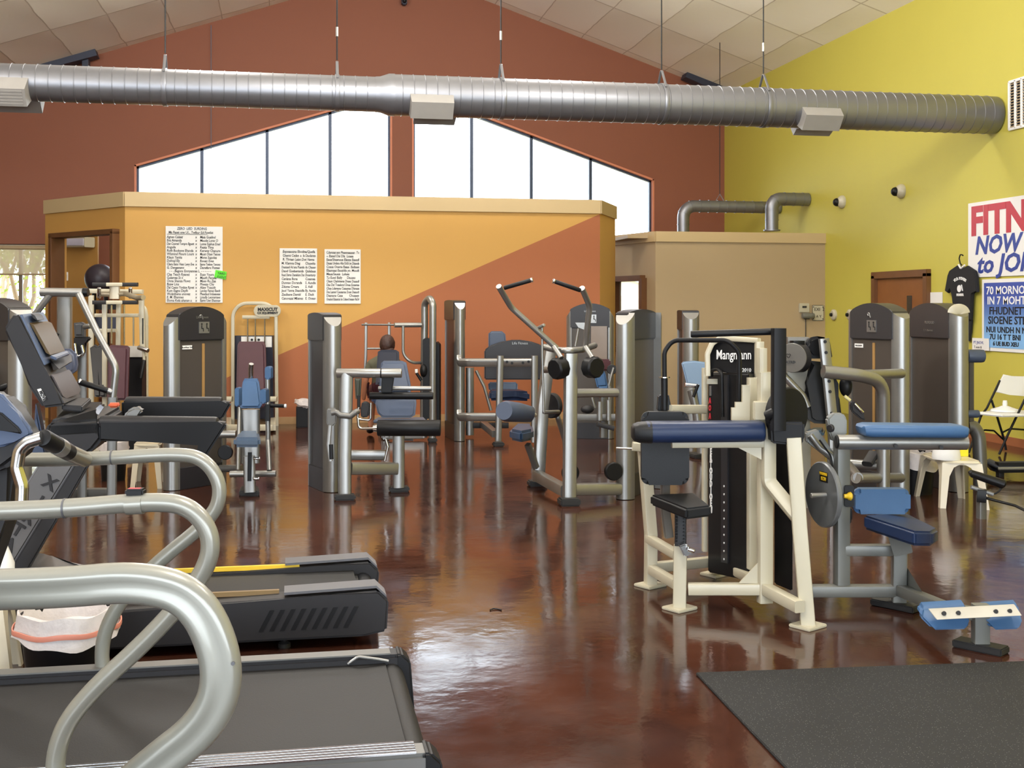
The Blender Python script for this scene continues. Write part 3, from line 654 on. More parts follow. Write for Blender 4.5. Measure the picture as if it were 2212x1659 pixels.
sb.lathe((bc.x, bc.y, zb), [(0.12, 0), (0.16, 0.0), (0.16, 0.03), (0.12, 0.03)], 24)
part(t, 'stand', sb, black)
# blind of the far left window
a, q = PY(-168, 527, YB+0.06), PY(110, 593, YB+0.06)
blm = mat('sheer_blind', (226, 214, 188), 0.8, 0, 0.05, 3, alpha=0.62)
t = thing('roller_blind', 'sheer cream roller blind half drawn on the far left window', 'blind', a)
part(t, 'fabric', B().box(((a.x+q.x)/2, YB+0.05, (a.z+q.z)/2), (q.x-a.x-0.1, 0, 0), (0, 0.004, 0), (0, 0, a.z-q.z)), blm, smooth=False)
part(t, 'bottom_rail', B().bar([(a.x+0.05, YB+0.05, q.z), (q.x-0.05, YB+0.05, q.z)], 0.03, 0.03), beige)
part(t, 'roller', B().cone((a.x+0.05, YB+0.05, a.z-0.05), (q.x-0.05, YB+0.05, a.z-0.05), 0.035, 0.035), beige)
# ================================================================ outdoors
struct('ground_outside', B().abox((0, YB+30, -0.2), 120, 59, 0.1), mat('dry_lawn', (196, 190, 150), 0.9, 0, 0.15, 0.6))
bark = mat('pale_bark', (150, 132, 112), 0.9, 0, 0.2, 6); leafm = mat('sunlit_leaves', (150, 170, 60), 0.8, 0, 0.35, 3)  # pale trunk colour and yellow-green leaf colour
def tree(lab, base, h, seed, spread):
    rnd = random.Random(seed); t = thing('garden_tree', lab, 'tree', base, 'trees outside the far left window')
    tb = B(); tips = []
    def grow(p, d, l, r, n):
        q = p+d*l; tb.sweep([p, p+d*l*0.5+V((rnd.uniform(-.1, .1), rnd.uniform(-.1, .1), 0))*l, q], ring(1, 7), scale=[r, r*0.85, r*0.68])
        if n == 0: tips.append(q); return
        for k in range(3 if n > 1 else 2):
            dd_ = (d+V((rnd.uniform(-1, 1), rnd.uniform(-1, 1), rnd.uniform(-.1, .6)))*spread).normalized(); grow(q, dd_, l*rnd.uniform(.6, .85), r*0.62, n-1)
        tips.append(q)
    grow(V(base), V((0.12, 0, 1)).normalized(), h*0.34, 0.10, 4)
    part(t, 'trunk', tb, bark)
    lf = B()
    for q in tips:
        for k in range(44):
            p = q+V((rnd.gauss(0, .35), rnd.gauss(0, .35), rnd.gauss(0, .28))); n = V((rnd.uniform(-1, 1), rnd.uniform(-1, 1), rnd.uniform(-1, 1))).normalized()
            x = n.orthogonal().normalized()*0.06; y = n.cross(x).normalized()*0.035
            vs = [lf.bm.verts.new(p+a_) for a_ in (-x, y, x, -y)]; lf.bm.faces.new(vs)
    o = part(t, 'foliage', lf, leafm, smooth=False); o['kind'] = 'stuff'
tree('tree with forked pale trunk outside the window, middle pane', PY(40, 745, YB+5)*V((1, 1, 0)) if False else V((PY(42, 700, YB+5).x, YB+5, -0.15)), 4.6, 3, 0.75)
tree('thin leafy tree outside the far left window at its edge', V((PY(92, 700, YB+11).x, YB+11, -0.15)), 5.0, 11, 0.8)
tree('leafy tree outside the far left window beyond the blind', V((PY(-10, 700, YB+18).x, YB+18, -0.15)), 5.4, 19, 0.85)
brick = mat('tan_stone', (206, 186, 158), 0.9, 0, 0.25, 5)
yB_ = YB+9; cA = PY(1352, 672, yB_)
t = thing('arched_building', 'pale stone building with round arch outside the small window', 'building', V((cA.x, yB_, -0.15)))
arcp = [(cA.x+1.0*math.cos(R(a)), 1.55+1.0*math.sin(R(a))) for a in range(0, 181, 12)]
part(t, 'wall', sheet([V((cA.x-6, yB_, -.15)), V((cA.x+6, yB_, -.15)), V((cA.x+6, yB_, 2.2)), V((cA.x+1.6, yB_, 2.3)), V((cA.x, yB_, 2.75)), V((cA.x-1.6, yB_, 2.3)), V((cA.x-6, yB_, 2.2))], [[V((cA.x+.9*math.cos(R(a)), yB_, .95+.6*math.sin(R(a)))) for a in range(0, 360, 20)]], (0, 0.3, 0)), brick)
part(t, 'arch_moulding', B().sweep([V((x, yB_-0.03, z-0.1)) for x, z in arcp], rrect(0.16, 0.12), up=EY), white)
part(t, 'emblem', B().disc((cA.x-0.25, yB_-0.02, 2.02), EY, 0.13, 0.04), white)
# ================================================================ treadmills
belt = mat('treadmill_belt', (26, 25, 25), 0.55, 0, 0.1, 3, spec=0.25, bump=0.08, bscale=220)
deckgrey = mat('deck_grey_plastic', (88, 88, 92), 0.4, 0.1, 0.05, 12)
mast_m = mat('gunmetal_mast', (92, 90, 90), 0.36, 0.4, 0.04, 10)
# --- black treadmill with the screen console (near side 5.55 m, far side 6.3 m)
dn, df = 5.55, 6.32
N_, Fp = K(dn), K(df)
xr = W(843, 1290, dn).x; yn, yf = W(640, 1290, dn).y, W(640, 1210, df).y
base = V((W(60, 1200, 5.9).x, (yn+yf)/2, 0))
t = thing('treadmill', 'black treadmill with tall screen console and yellow-edged deck', 'treadmill', base, 'treadmills')
xl = W(40, 1200, 5.9).x; ym = (yn+yf)/2; ZT = 0.27
part(t, 'belt', B().abox(((xl+xr-0.1)/2+0.0, ym, 0.2), xr-0.14-xl, yf-yn-0.26, 0.06, bev=0.02), belt)
for nm, y, s_n in (('side_rail', yn+0.07, -1), ('side_rail', yf-0.07, 1)):
    b = B().prism([(xl+0.25, y-0.075, ZT-0.05), (xr-0.28, y-0.075, ZT-0.01), (xr-0.05, y-0.075, ZT), (xr, y-0.075, ZT-0.05), (xr-0.01, y-0.075, 0.07), (xr-0.12, y-0.075, 0.05), (xl+0.25, y-0.075, 0.05)], (0, 0.15, 0), bev=0.012)
    rl = part(t, nm, b, charcoal)
    part(rl, 'rail_cap', B().prism([(xr-0.5, y-0.07, ZT-0.002), (xr-0.06, y-0.07, ZT+0.012), (xr-0.012, y-0.07, ZT-0.035), (xr-0.012, y+0.07, ZT-0.035), (xr-0.06, y+0.07, ZT+0.012), (xr-0.5, y+0.07, ZT-0.002)], (0, 0, 0.012)), deckgrey)
    part(rl, 'yellow_stripe', B().abox((xr-1.0, y+(-0.045 if s_n > 0 else 0.045), ZT-0.012), 1.15 if s_n > 0 else 0.95, 0.022, 0.022), yellowp if s_n > 0 else mat('brass_strip', (120, 96, 58), 0.4))
    if s_n < 0:
        sl = B()
        for k in range(9):
            x0_ = xr-0.62+k*0.05; sl.prism([(x0_, y-0.078, 0.1), (x0_+0.022, y-0.078, 0.1), (x0_+0.075, y-0.078, 0.2), (x0_+0.053, y-0.078, 0.2)], (0, 0.006, 0))
        part(rl, 'vent_slots', sl, black, smooth=False)
    part(t, 'foot', B().lathe((xr-0.5, y, 0), [(0.03, 0), (0.03, 0.02), (0.012, 0.03), (0.012, 0.09)], 14), rubber)
part(t, 'rear_roller', B().cone((xr-0.09, yn+0.14, 0.17), (xr-0.09, yf-0.14, 0.17), 0.045, 0.045), black)
# motor hood
hx0, hx1 = W(-70, 1200, 5.9).x, W(255, 1200, 6.0).x
part(t, 'motor_hood', B().prism([(hx0, yn+0.04, 0.05), (hx1, yn+0.04, 0.2), (hx1, yn+0.04, 0.245), (hx1-0.18, yn+0.04, 0.27), (hx1-0.36, yn+0.04, 0.36), (hx0, yn+0.04, 0.42)], (0, yf-yn-0.08, 0), bev=0.02), mast_m)
# leaning masts, one each side, lettered on the near one
for nm, P, th in (('mast', N_, 0.07), ('mast', K(df-0.08), 0.07)):
    b = B().prism(poly(P, [(94, 985), (172, 985), (20, 1232), (-62, 1232)]), EY*th, bev=0.01)
    m_ = part(t, nm, b, mast_m)
    part(m_, 'dark_edge', B().prism(poly(P, [(172, 985), (203, 985), (60, 1232), (20, 1232)]), EY*th*0.9, bev=0.008), charcoal)
    if P is N_:
        dirv = (P(96, 1060)-P(141, 985)).normalized(); up_ = V((dirv.x, dirv.y, dirv.z)); lf_ = (P(60, 1100)-P(130, 1128)).normalized()
        lt = B()
        for ch, u, v in (('X', 102, 1054), ('I', 80, 1095), ('R', 56, 1128), ('T', 33, 1155), ('A', 14, 1186), ('M', -4, 1215)):
            o_ = P(u, v)+FWD*-0.004
            x_ = (P(130, 1010)-P(95, 1010)).normalized()*0.77+UP*-0.0
            ydir = (P(172, 985)-P(20, 1232)).normalized(); xdir = V((ydir.z*RIGHT.x, ydir.z*RIGHT.y, -ydir.dot(RIGHT)))
            g = textbm(ch, 0.085, o_+V((0, 0, -0.02)), ydir, -xdir, 0.003, 'CENTER', 0, 0.003) if False else textbm(ch, 0.085, o_, xdir, ydir, 0.003, 'CENTER', 0, 0.003)
            join(lt, g)
        part(m_, 'lettering', lt, charcoal, smooth=False)
# dark body under the console
part(t, 'console_body', B().prism(poly(N_, [(104, 912), (120, 902), (216, 908), (222, 948), (200, 975), (158, 1003), (100, 1000), (88, 950)]), EY*(yf-yn-0.02), bev=0.03), charcoal)
# side arms with slanted ends
for nm, P, q in (('arm', N_, [(212, 908), (470, 911), (492, 914), (444, 988), (414, 992), (438, 957), (212, 953)]), ('arm', K(df-0.07), [(262, 866), (478, 866), (501, 870), (480, 906), (452, 909), (450, 900), (262, 900)])):
    a_ = part(t, nm, B().prism(poly(P, q), EY*0.075, bev=0.012), black)
    u0, v0, u1, v1 = (214, 914, 470, 917) if P is N_ else (270, 871, 480, 872)
    part(a_, 'grip_rail', B().caps(P(u0, v0)+EY*0.037, P(u1, v1)+EY*0.037, 0.034, 0.5), charcoal)
# keypad deck between the arms
kb = part(t, 'tray_deck', B().prism(poly(N_, [(104, 915), (216, 909), (204, 880), (228, 866), (132, 884)])[:3]+[W(226, 868, df), W(150, 868, df)], (0, 0, -0.07), bev=0.012), black)
part(kb, 'phone_tray', B().prism([W(133, 887, 5.75), W(178, 890, 5.75), W(197, 872, 6.1), W(150, 870, 6.1)], (0, 0, 0.03), bev=0.006), charcoal)
part(kb, 'blue_panel', B().prism([W(200, 889, 5.62), W(213, 896, 5.62), W(224, 880, 5.7), W(216, 874, 5.7)], (0, 0.01, 0.0)), bluegrey)
part(t, 'stop_tether', B().prism([W(233, 871, 5.9), W(259, 871, 5.9), W(255, 881, 5.9), W(234, 881, 5.9)], EY*0.05, bev=0.008), orangep, label='orange emergency stop grip')
kn = part(t, 'grip_clamp', B().prism([W(265, 905, 5.6), W(272, 888, 5.6), (W(290, 879, 5.6)), W(305, 881, 5.6), W(310, 890, 5.6), W(290, 897, 5.6), W(283, 905, 5.6)], EY*0.08, bev=0.015), silver_d)
# screen console
dc_ = 5.72; C1 = K(dc_)
part(t, 'console_shell', B().prism(poly(C1, [(8, 712), (22, 686), (33, 678), (44, 681), (94, 790), (112, 822), (141, 876), (92, 882), (62, 836), (40, 775)]), EY*0.47, bev=0.012), charcoal)
n_off = lambda q, o: [p+FWD*o for p in q]
FV = V((0.0, 0, 0))
def onface(pts, back=0.45):                       # the console face turned to the runner: its right edge lies deeper
    return [W(u, v, dc_+0.01+back*e) for u, v, e in pts]
fc = onface([(42, 681, 0), (89, 676, 1), (137, 772, 1), (94, 790, 0)])
part(t, 'console_face', B().prism(fc, (0.012, 0.0, 0.006), bev=0.003), bluegrey)
sh = V((0.014, 0.0, 0.008))
part(t, 'screen', B().prism([p+sh for p in onface([(57, 701, .12), (97, 697, .88), (126, 757, .88), (93, 766, .12)])], (0.02, 0, -0.01)), mat('amber_dim_screen', (74, 57, 24), 0.4, 0, 0.15, 3, spec=0.2))  # amber is a yellowish reflection painted into the screen's base colour
part(t, 'camera_eye', B().prism([p+sh for p in onface([(59, 680, .2), (76, 679, .7), (82, 690, .7), (66, 692, .2)])], (0.02, 0, -0.01), bev=0.003), charcoal)
part(t, 'cup_shelf', B().prism([W(107, 775, 5.82), W(115, 800, 5.82), W(128, 797, 5.82), W(152, 782, 6.05), W(150, 768, 6.2), W(141, 763, 6.2)], EY*0.06, bev=0.012), charcoal)
part(t, 'shelf_rim', B().prism([W(108, 774, 5.8), W(122, 779, 5.8), W(150, 768, 6.05), W(144, 763, 6.1)], (0, 0.0, 0.015), bev=0.004), bluegrey)
part(t, 'lower_panel', B().prism(onface([(108, 809, 0), (147, 797, .8), (170, 838, .8), (164, 848, .7), (136, 858, .2), (130, 853, 0.05)]), (0.015, 0, -0.01), bev=0.004), mat('grey_translucent_panel', (80, 74, 76), 0.5, spec=0.2))
st_ = part(t, 'service_sticker', B().prism([W(u, v, dc_-0.004) for u, v in ((80, 841), (88, 839), (101, 862), (93, 867))], EY*0.006), white)
yd_ = (W(80, 841, dc_)-W(93, 867, dc_)).normalized()
part(st_, 'lettering', textbm('MOVE', 0.045, W(92.5, 864.5, dc_-0.008), -yd_*-1, V((-yd_.z*RIGHT.x, -yd_.z*RIGHT.y, yd_.dot(RIGHT))), 0.002, 'LEFT', 0, 0.002, 0.55) if False else textbm('MOVE', 0.026, W(84, 846, dc_-0.008), -yd_, V((yd_.z*RIGHT.x, yd_.z*RIGHT.y, -yd_.dot(RIGHT))), 0.002, 'LEFT', 0, 0.0012, 0.72), ink, smooth=False)
part(t, 'console_neck', B().prism(poly(K(6.0), [(76, 868), (100, 985), (66, 985), (72, 940)]), EY*0.1, bev=0.01), bluegrey)
# --- grey-railed treadmill in the foreground (far rail 4.55 m, near rail 3.65 m)
PF, PN = K(4.48), K(3.52)
yF2, yN2 = W(500, 1440, 4.62).y, W(700, 1630, 3.66).y-0.075; ZD2 = 0.24
xr2 = W(872, 1420, 4.62).x; xl2 = W(-260, 1480, 4.2).x
t = thing('treadmill', 'foreground treadmill with looping warm grey handrails and wide belt', 'treadmill', V((xl2+0.6, (yF2+yN2)/2, 0)), 'treadmills')
ym2 = (yF2+yN2)/2
part(t, 'belt', B().prism([(xl2, yN2+0.1, 0.19), (xr2-0.06, yN2+0.1, 0.19), (xr2-0.06, yF2-0.1, 0.19), (xl2, yF2-0.1, 0.19)], (0, 0, 0.035), bev=0.012), belt)
part(t, 'rear_roller', B().cone((xr2-0.05, yN2+0.11, 0.17), (xr2-0.05, yF2-0.11, 0.17), 0.052, 0.052), belt)
part(t, 'chassis', B().abox(((xl2+xr2)/2-0.1, ym2, 0.1), xr2-xl2-0.3, yF2-yN2-0.16, 0.12, bev=0.01), black)
for nm, y in (('side_rail', yF2-0.055), ('side_rail', yN2+0.055)):
    near = y < ym2; hgt = ZD2+(0.0 if near else 0.015)
    rl = part(t, nm, B().abox(((xl2+xr2)/2, y, hgt/2+0.02), xr2-xl2, 0.11, hgt-0.04, bev=0.012), silver_d if near else charcoal)
    if near:
        sv = B()
        for k in range(5): sv.abox(((xl2+xr2)/2+0.2, y-0.042+k*0.021, hgt+0.004), xr2-xl2-0.5, 0.012, 0.008, bev=0.002)
        part(rl, 'ribbed_tread', sv, chrome)
    else: part(rl, 'rail_sheen', B().abox(((xl2+xr2)/2, y-0.01, hgt+0.003), xr2-xl2-0.1, 0.075, 0.006, bev=0.002), silver_d)  # lighter silver strip laid along the top of the far rail
    part(rl, 'end_cap', B().prism([(xr2-0.03, y-0.06, 0.02), (xr2+0.045, y-0.06, 0.03), (xr2+0.03, y-0.06, hgt-0.03), (xr2-0.005, y-0.06, hgt+0.004), (xr2-0.03, y-0.06, hgt+0.004)], (0, 0.12, 0), bev=0.008), black)
part(t, 'belt_hook', B().tube([(xr2-0.22, yF2-0.115, 0.232), (xr2-0.18, yF2-0.12, 0.26), (xr2-0.1, yF2-0.12, 0.245), (xr2-0.06, yF2-0.12, 0.235)], 0.006, 0.02, 8), silver)
def rail(P, pts, r, name, label=None, prof=None):
    pp = poly(P, pts)
    for _ in range(3):                                  # corner cutting makes the bends flow
        q = [pp[0]]
        for a, c in zip(pp, pp[1:]): q += [a*0.75+c*0.25, a*0.25+c*0.75]
        pp = q+[pp[-1]]
    return part(t, name, B().sweep(pp, prof or ring(r, 24), up=EY), railgrey, label)
rA = rail(PF, [(-60, 994), (200, 992), (380, 980), (442, 990), (480, 1050), (462, 1118), (330, 1222), (250, 1310), (217, 1390), (226, 1480)], 0.0275, 'handrail')
part(rA, 'seam_ring', B().disc(PF(243, 988), PF(260, 987)-PF(230, 989), 0.029, 0.006), deckgrey)
rB = rail(PN, [(-60, 1106), (140, 1099), (320, 1083), (410, 1090), (462, 1160), (440, 1245), (330, 1372), (190, 1498), (125, 1590), (116, 1700)], 0.0288, 'handrail')
part(rB, 'seam_ring', B().disc(PN(141, 1098), PN(160, 1097)-PN(120, 1099.5), 0.0305, 0.006), deckgrey)
cu = part(rB, 'sensor_collar', B().cone(PN(274, 1089.5), PN(310, 1087.5), 0.0317, 0.0317, 28), railgrey)
part(cu, 'sensor_clip', B().box(PN(293, 1062), RIGHT*0.056, FWD*0.04, UP*0.02, bev=0.005), black)
part(cu, 'sensor_light', B().box(PN(291, 1056.5), RIGHT*0.04, FWD*0.025, UP*0.006, bev=0.002), redp)
# console corner and chrome grip of this treadmill
part(t, 'console', B().prism(poly(K(4.05), [(-150, 840), (0, 850), (30, 880), (62, 925), (70, 950), (60, 975), (0, 1020), (-150, 1040)]), FWD*0.1, bev=0.03), charcoal)
part(t, 'console_face', B().prism(poly(K(4.03), [(-150, 835), (0, 848), (38, 893), (66, 928), (68, 942), (30, 955), (0, 968), (-150, 975)]), FWD*0.03, bev=0.01), bluegrey)
part(t, 'console_keys', B().prism(poly(K(4.02), [(-150, 880), (0, 890), (40, 925), (46, 938), (0, 930), (-150, 930)]), FWD*0.02, bev=0.005), black)
gp_ = K(4.0)
part(t, 'grip_post', B().tube(poly(gp_, [(46, 1092), (48, 1050), (36, 1010), (42, 970), (60, 955), (92, 945)]), 0.023, 0.05, 16), chrome)
part(t, 'console_post', B().prism(poly(K(4.15), [(-120, 1000), (30, 990), (12, 1120), (-90, 1440), (-190, 1440)]), FWD*0.12, bev=0.02), charcoal)
gq = [gp_(92, 945), K(4.2)(150, 978)]
gg = part(t, 'heart_rate_grip', B().caps(gq[0], gq[1], 0.031, 0.3), black)
part(gg, 'grip_contact', B().cone(gq[0]*0.5+gq[1]*0.5, gq[0]*0.28+gq[1]*0.72, 0.0325, 0.0325), silver)
part(t, 'grip_stem', B().tube([K(4.2)(148, 977), K(4.42)(182, 992)], 0.03, 0, 16), railgrey)
# --- nearest treadmill: only its bulky looping rail reaches the picture
PC = K(2.42); xr3, xl3 = W(560, 1900, 2.42).x+0.35, W(-500, 1900, 2.42).x
y3 = W(0, 1700, 2.42).y
t = thing('treadmill', 'nearest treadmill, bulky grooved handrail loop crossing over the others', 'treadmill', V((xl3+0.6, y3-0.35, 0)), 'treadmills')
part(t, 'belt', B().abox(((xl3+xr3)/2, y3-0.38, 0.2), xr3-xl3-0.1, 0.56, 0.04, bev=0.01), belt)
for y in (y3-0.05, y3-0.71): part(t, 'side_rail', B().abox(((xl3+xr3)/2, y, 0.125), xr3-xl3, 0.1, 0.25, bev=0.012), charcoal)
gro = []                                               # oval with a groove along its flank
for k in range(30):
    a_ = 2*math.pi*k/30; x_, y_2 = 0.036*math.cos(a_), 0.043*math.sin(a_)
    g_ = 1-0.3*math.exp(-((a_-math.pi)/0.5)**2)
    gro.append((x_*g_, y_2))
gro = [(b_2, a_2) for a_2, b_2 in gro]
pc = poly(PC, [(-140, 1276), (120, 1271), (300, 1254), (425, 1290), (488, 1440), (455, 1560), (320, 1664), (180, 1790), (40, 1950), (20, 2120)])
for _ in range(3):
    q = [pc[0]]
    for a, c in zip(pc, pc[1:]): q += [a*0.75+c*0.25, a*0.25+c*0.75]
    pc = q+[pc[-1]]
part(t, 'handrail', B().sweep(pc, gro, up=EY), railgrey)
part(t, 'screw', B().disc(PC(509, 1426)+FWD*-0.022, FWD, 0.004, 0.006, n=10), deckgrey)
part(t, 'console_post', B().prism(poly(PC, [(-120, 1220), (-60, 1220), (-160, 2150), (-260, 2150)]), FWD*-0.75, bev=0.02), charcoal)
# ================================================================ bin, stool and bottle between the treadmills
def lined_bin(lab, c, r, h, over=0.1, m=black, band=True, tilt=0.0, grp='lined waste bins'):
    t = thing('waste_bin', lab, 'waste bin', c, grp)
    c = V(c)
    part(t, 'bin', B().lathe(c, [(r*0.82, 0), (r, h), (r*0.97, h), (r*0.8, 0.02)], 28), m)
    rnd = random.Random(int(h*1000)+int(r*100)); b = B(); n = 56; rows = []
    zs = [(r*0.55, h-0.2), (r*0.9, h-0.05), (r*0.99, h+0.015), (r*1.05, h+0.012), (r*1.09, h-over*0.5), (r*1.14, h-over)]
    for i, (rr_, z) in enumerate(zs):
        row = []
        for k in range(n):
            a_ = 2*math.pi*k/n; w_ = 1+0.018*math.sin(k*0.9+i)+0.008*rnd.uniform(-1, 1)
            row.append(b.bm.verts.new(c+V((rr_*w_*math.cos(a_), rr_*w_*math.sin(a_), z+(0.02*math.sin(a_*2+1)+0.006*math.sin(k*0.8) if i == 5 else 0.006*math.sin(k*0.7+i))))))
        rows.append(row)
    for q, w in zip(rows, rows[1:]):
        for j in range(n): b.bm.faces.new((q[j], q[(j+1) % n], w[(j+1) % n], w[j]))
    lg = part(t, 'bag_liner', b, plasticbag)
    if band: 
        bb_ = B().sweep([c+V((r*1.135*math.cos(2*math.pi*k/48), r*1.135*math.sin(2*math.pi*k/48), h-over*0.6+0.004*math.sin(k*.9))) for k in range(48)], rrect(0.006, over*0.22, 0.002), up=UP, closed=True); 
        part(lg, 'drawstring', bb_, mat('coral_band', (206, 132, 112), 0.5))
    return t
cb2 = W(146, 1330, 5.02); lined_bin('black bin with white coral-banded liner beside the foreground treadmill', V((cb2.x, cb2.y, 0)), 0.195, 0.33, 0.1)
cream_pl = mat('cream_moulded_plastic', (206, 196, 172), 0.35, 0, 0.03, 5, coat=0.15)
def plastic_stool(lab, feet, h, grp='cream plastic stools'):
    c = sum(feet, V((0, 0, 0)))/4; t = thing('plastic_stool', lab, 'stool', c, grp)
    tops = [c+(f-c)*0.84+V((0, 0, h)) for f in feet]
    q = []
    for i in range(4):                                     # rounded corners
        a, p, n_ = tops[i-1], tops[i], tops[(i+1) % 4]; q += [p+(a-p).normalized()*0.06, p+((a-p).normalized()+(n_-p).normalized())*0.016, p+(n_-p).normalized()*0.06]
    part(t, 'top', B().prism(q, (0, 0, -0.035), bev=-0.012, seg=3), cream_pl)
    for i in range(4):
        f, tp_ = feet[i], tops[i]-V((0, 0, 0.02)); a = (feet[i-1]-f).normalized(); n_ = (feet[(i+1) % 4]-f).normalized()
        tp_ = tp_+(c-f).normalized()*0.012
        def L_(p, w): return [p, p+a*w, p+a*w+n_*0.012, p+(a+n_)*0.012, p+n_*w+a*0.012, p+n_*w]
        b = B(); rings = [L_(f+V((0, 0, 0)), 0.045), L_(f+(tp_-f)*0.7, 0.06), L_(f+(tp_-f)*0.9, 0.09), L_(tp_, 0.15)]
        rows = [[b.bm.verts.new(p) for p in r_] for r_ in rings]
        for r0, r1 in zip(rows, rows[1:]):
            for j in range(6): b.bm.faces.new((r0[j], r0[(j+1) % 6], r1[(j+1) % 6], r1[j]))
        b.bm.faces.new(rows[0]); b.bm.faces.new(rows[-1])
        part(t, 'leg', b, cream_pl)
    return t
f1 = floor_at(24, 1468); sv_ = 0.36
plastic_stool('cream plastic stool with a spray bottle, beside the lined bin', [f1, f1+V((0, 0.24, 0)), f1+V((-0.42, 0.24, 0)), f1+V((-0.42, 0, 0))], sv_)
sb_ = W(8, 1240, 5.2); sb_ = V((sb_.x-0.02, sb_.y+0.08, sv_))
t = thing('spray_bottle', 'white spray bottle with green collar standing on the stool', 'bottle', sb_)
part(t, 'bottle', B().lathe(sb_, [(0.0001, 0), (0.045, 0), (0.048, 0.02), (0.048, 0.12), (0.03, 0.17), (0.018, 0.2), (0.018, 0.22)], 22), white)
part(t, 'collar', B().lathe(sb_+V((0, 0, 0.215)), [(0.02, 0), (0.02, 0.03)], 18), mat('green_cap', (24, 104, 70), 0.4))
part(t, 'trigger_head', B().prism([sb_+p for p in (V((-0.05, -0.012, 0.25)), V((-0.02, -0.012, 0.24)), V((0.015, -0.012, 0.24)), V((0.035, -0.012, 0.27)), V((0.05, -0.012, 0.3)), V((0.03, -0.012, 0.31)), V((-0.04, -0.012, 0.31)))], (0, 0.024, 0), bev=0.004), white)
# ================================================================ rubber mat on the floor
ma = [floor_at(1503, 1458), floor_at(2212, 1433), None, floor_at(1693, 1659)]
e1 = (ma[1]-ma[0]).normalized(); e2 = (ma[3]-ma[0]).normalized()
matm = mat('speckled_rubber', (38, 38, 39), 0.8, 0, 0.2, 6, bump=0.15, bscale=180, spec=0.3)
N, L, b_ = nodes(matm); tc = N.new('ShaderNodeTexCoord'); vo = N.new('ShaderNodeTexVoronoi'); vo.inputs['Scale'].default_value = 95.0; L.new(tc.outputs['Object'], vo.inputs['Vector'])
cr = N.new('ShaderNodeValToRGB'); e = cr.color_ramp.elements; e[0].position = 0.1; e[0].color = rgb(104, 104, 104); e[1].position = 0.2; e[1].color = rgb(33, 33, 34)
L.new(vo.outputs['Distance'], cr.inputs['Fac']); L.new(cr.outputs['Color'], b_.inputs['Base Color'])
solo('rubber_mat', B().prism([ma[0], ma[0]+e1*2.6, ma[0]+e1*2.6+e2*2.4, ma[0]+e2*2.4], (0, 0, 0.012), bev=0.003), matm, 'black speckled rubber mat lying on the brown floor', 'mat')
hb = floor_at(1066, 1318)
solo('hair_tie', B().tube([hb+V((-0.02, -0.01, 0.004)), hb+V((0.0, 0.012, 0.006)), hb+V((0.025, 0.0, 0.004)), hb+V((0.04, -0.02, 0.004))], 0.004, 0.01, 8), black, 'small black hair tie lying alone on the brown floor', 'hair tie')
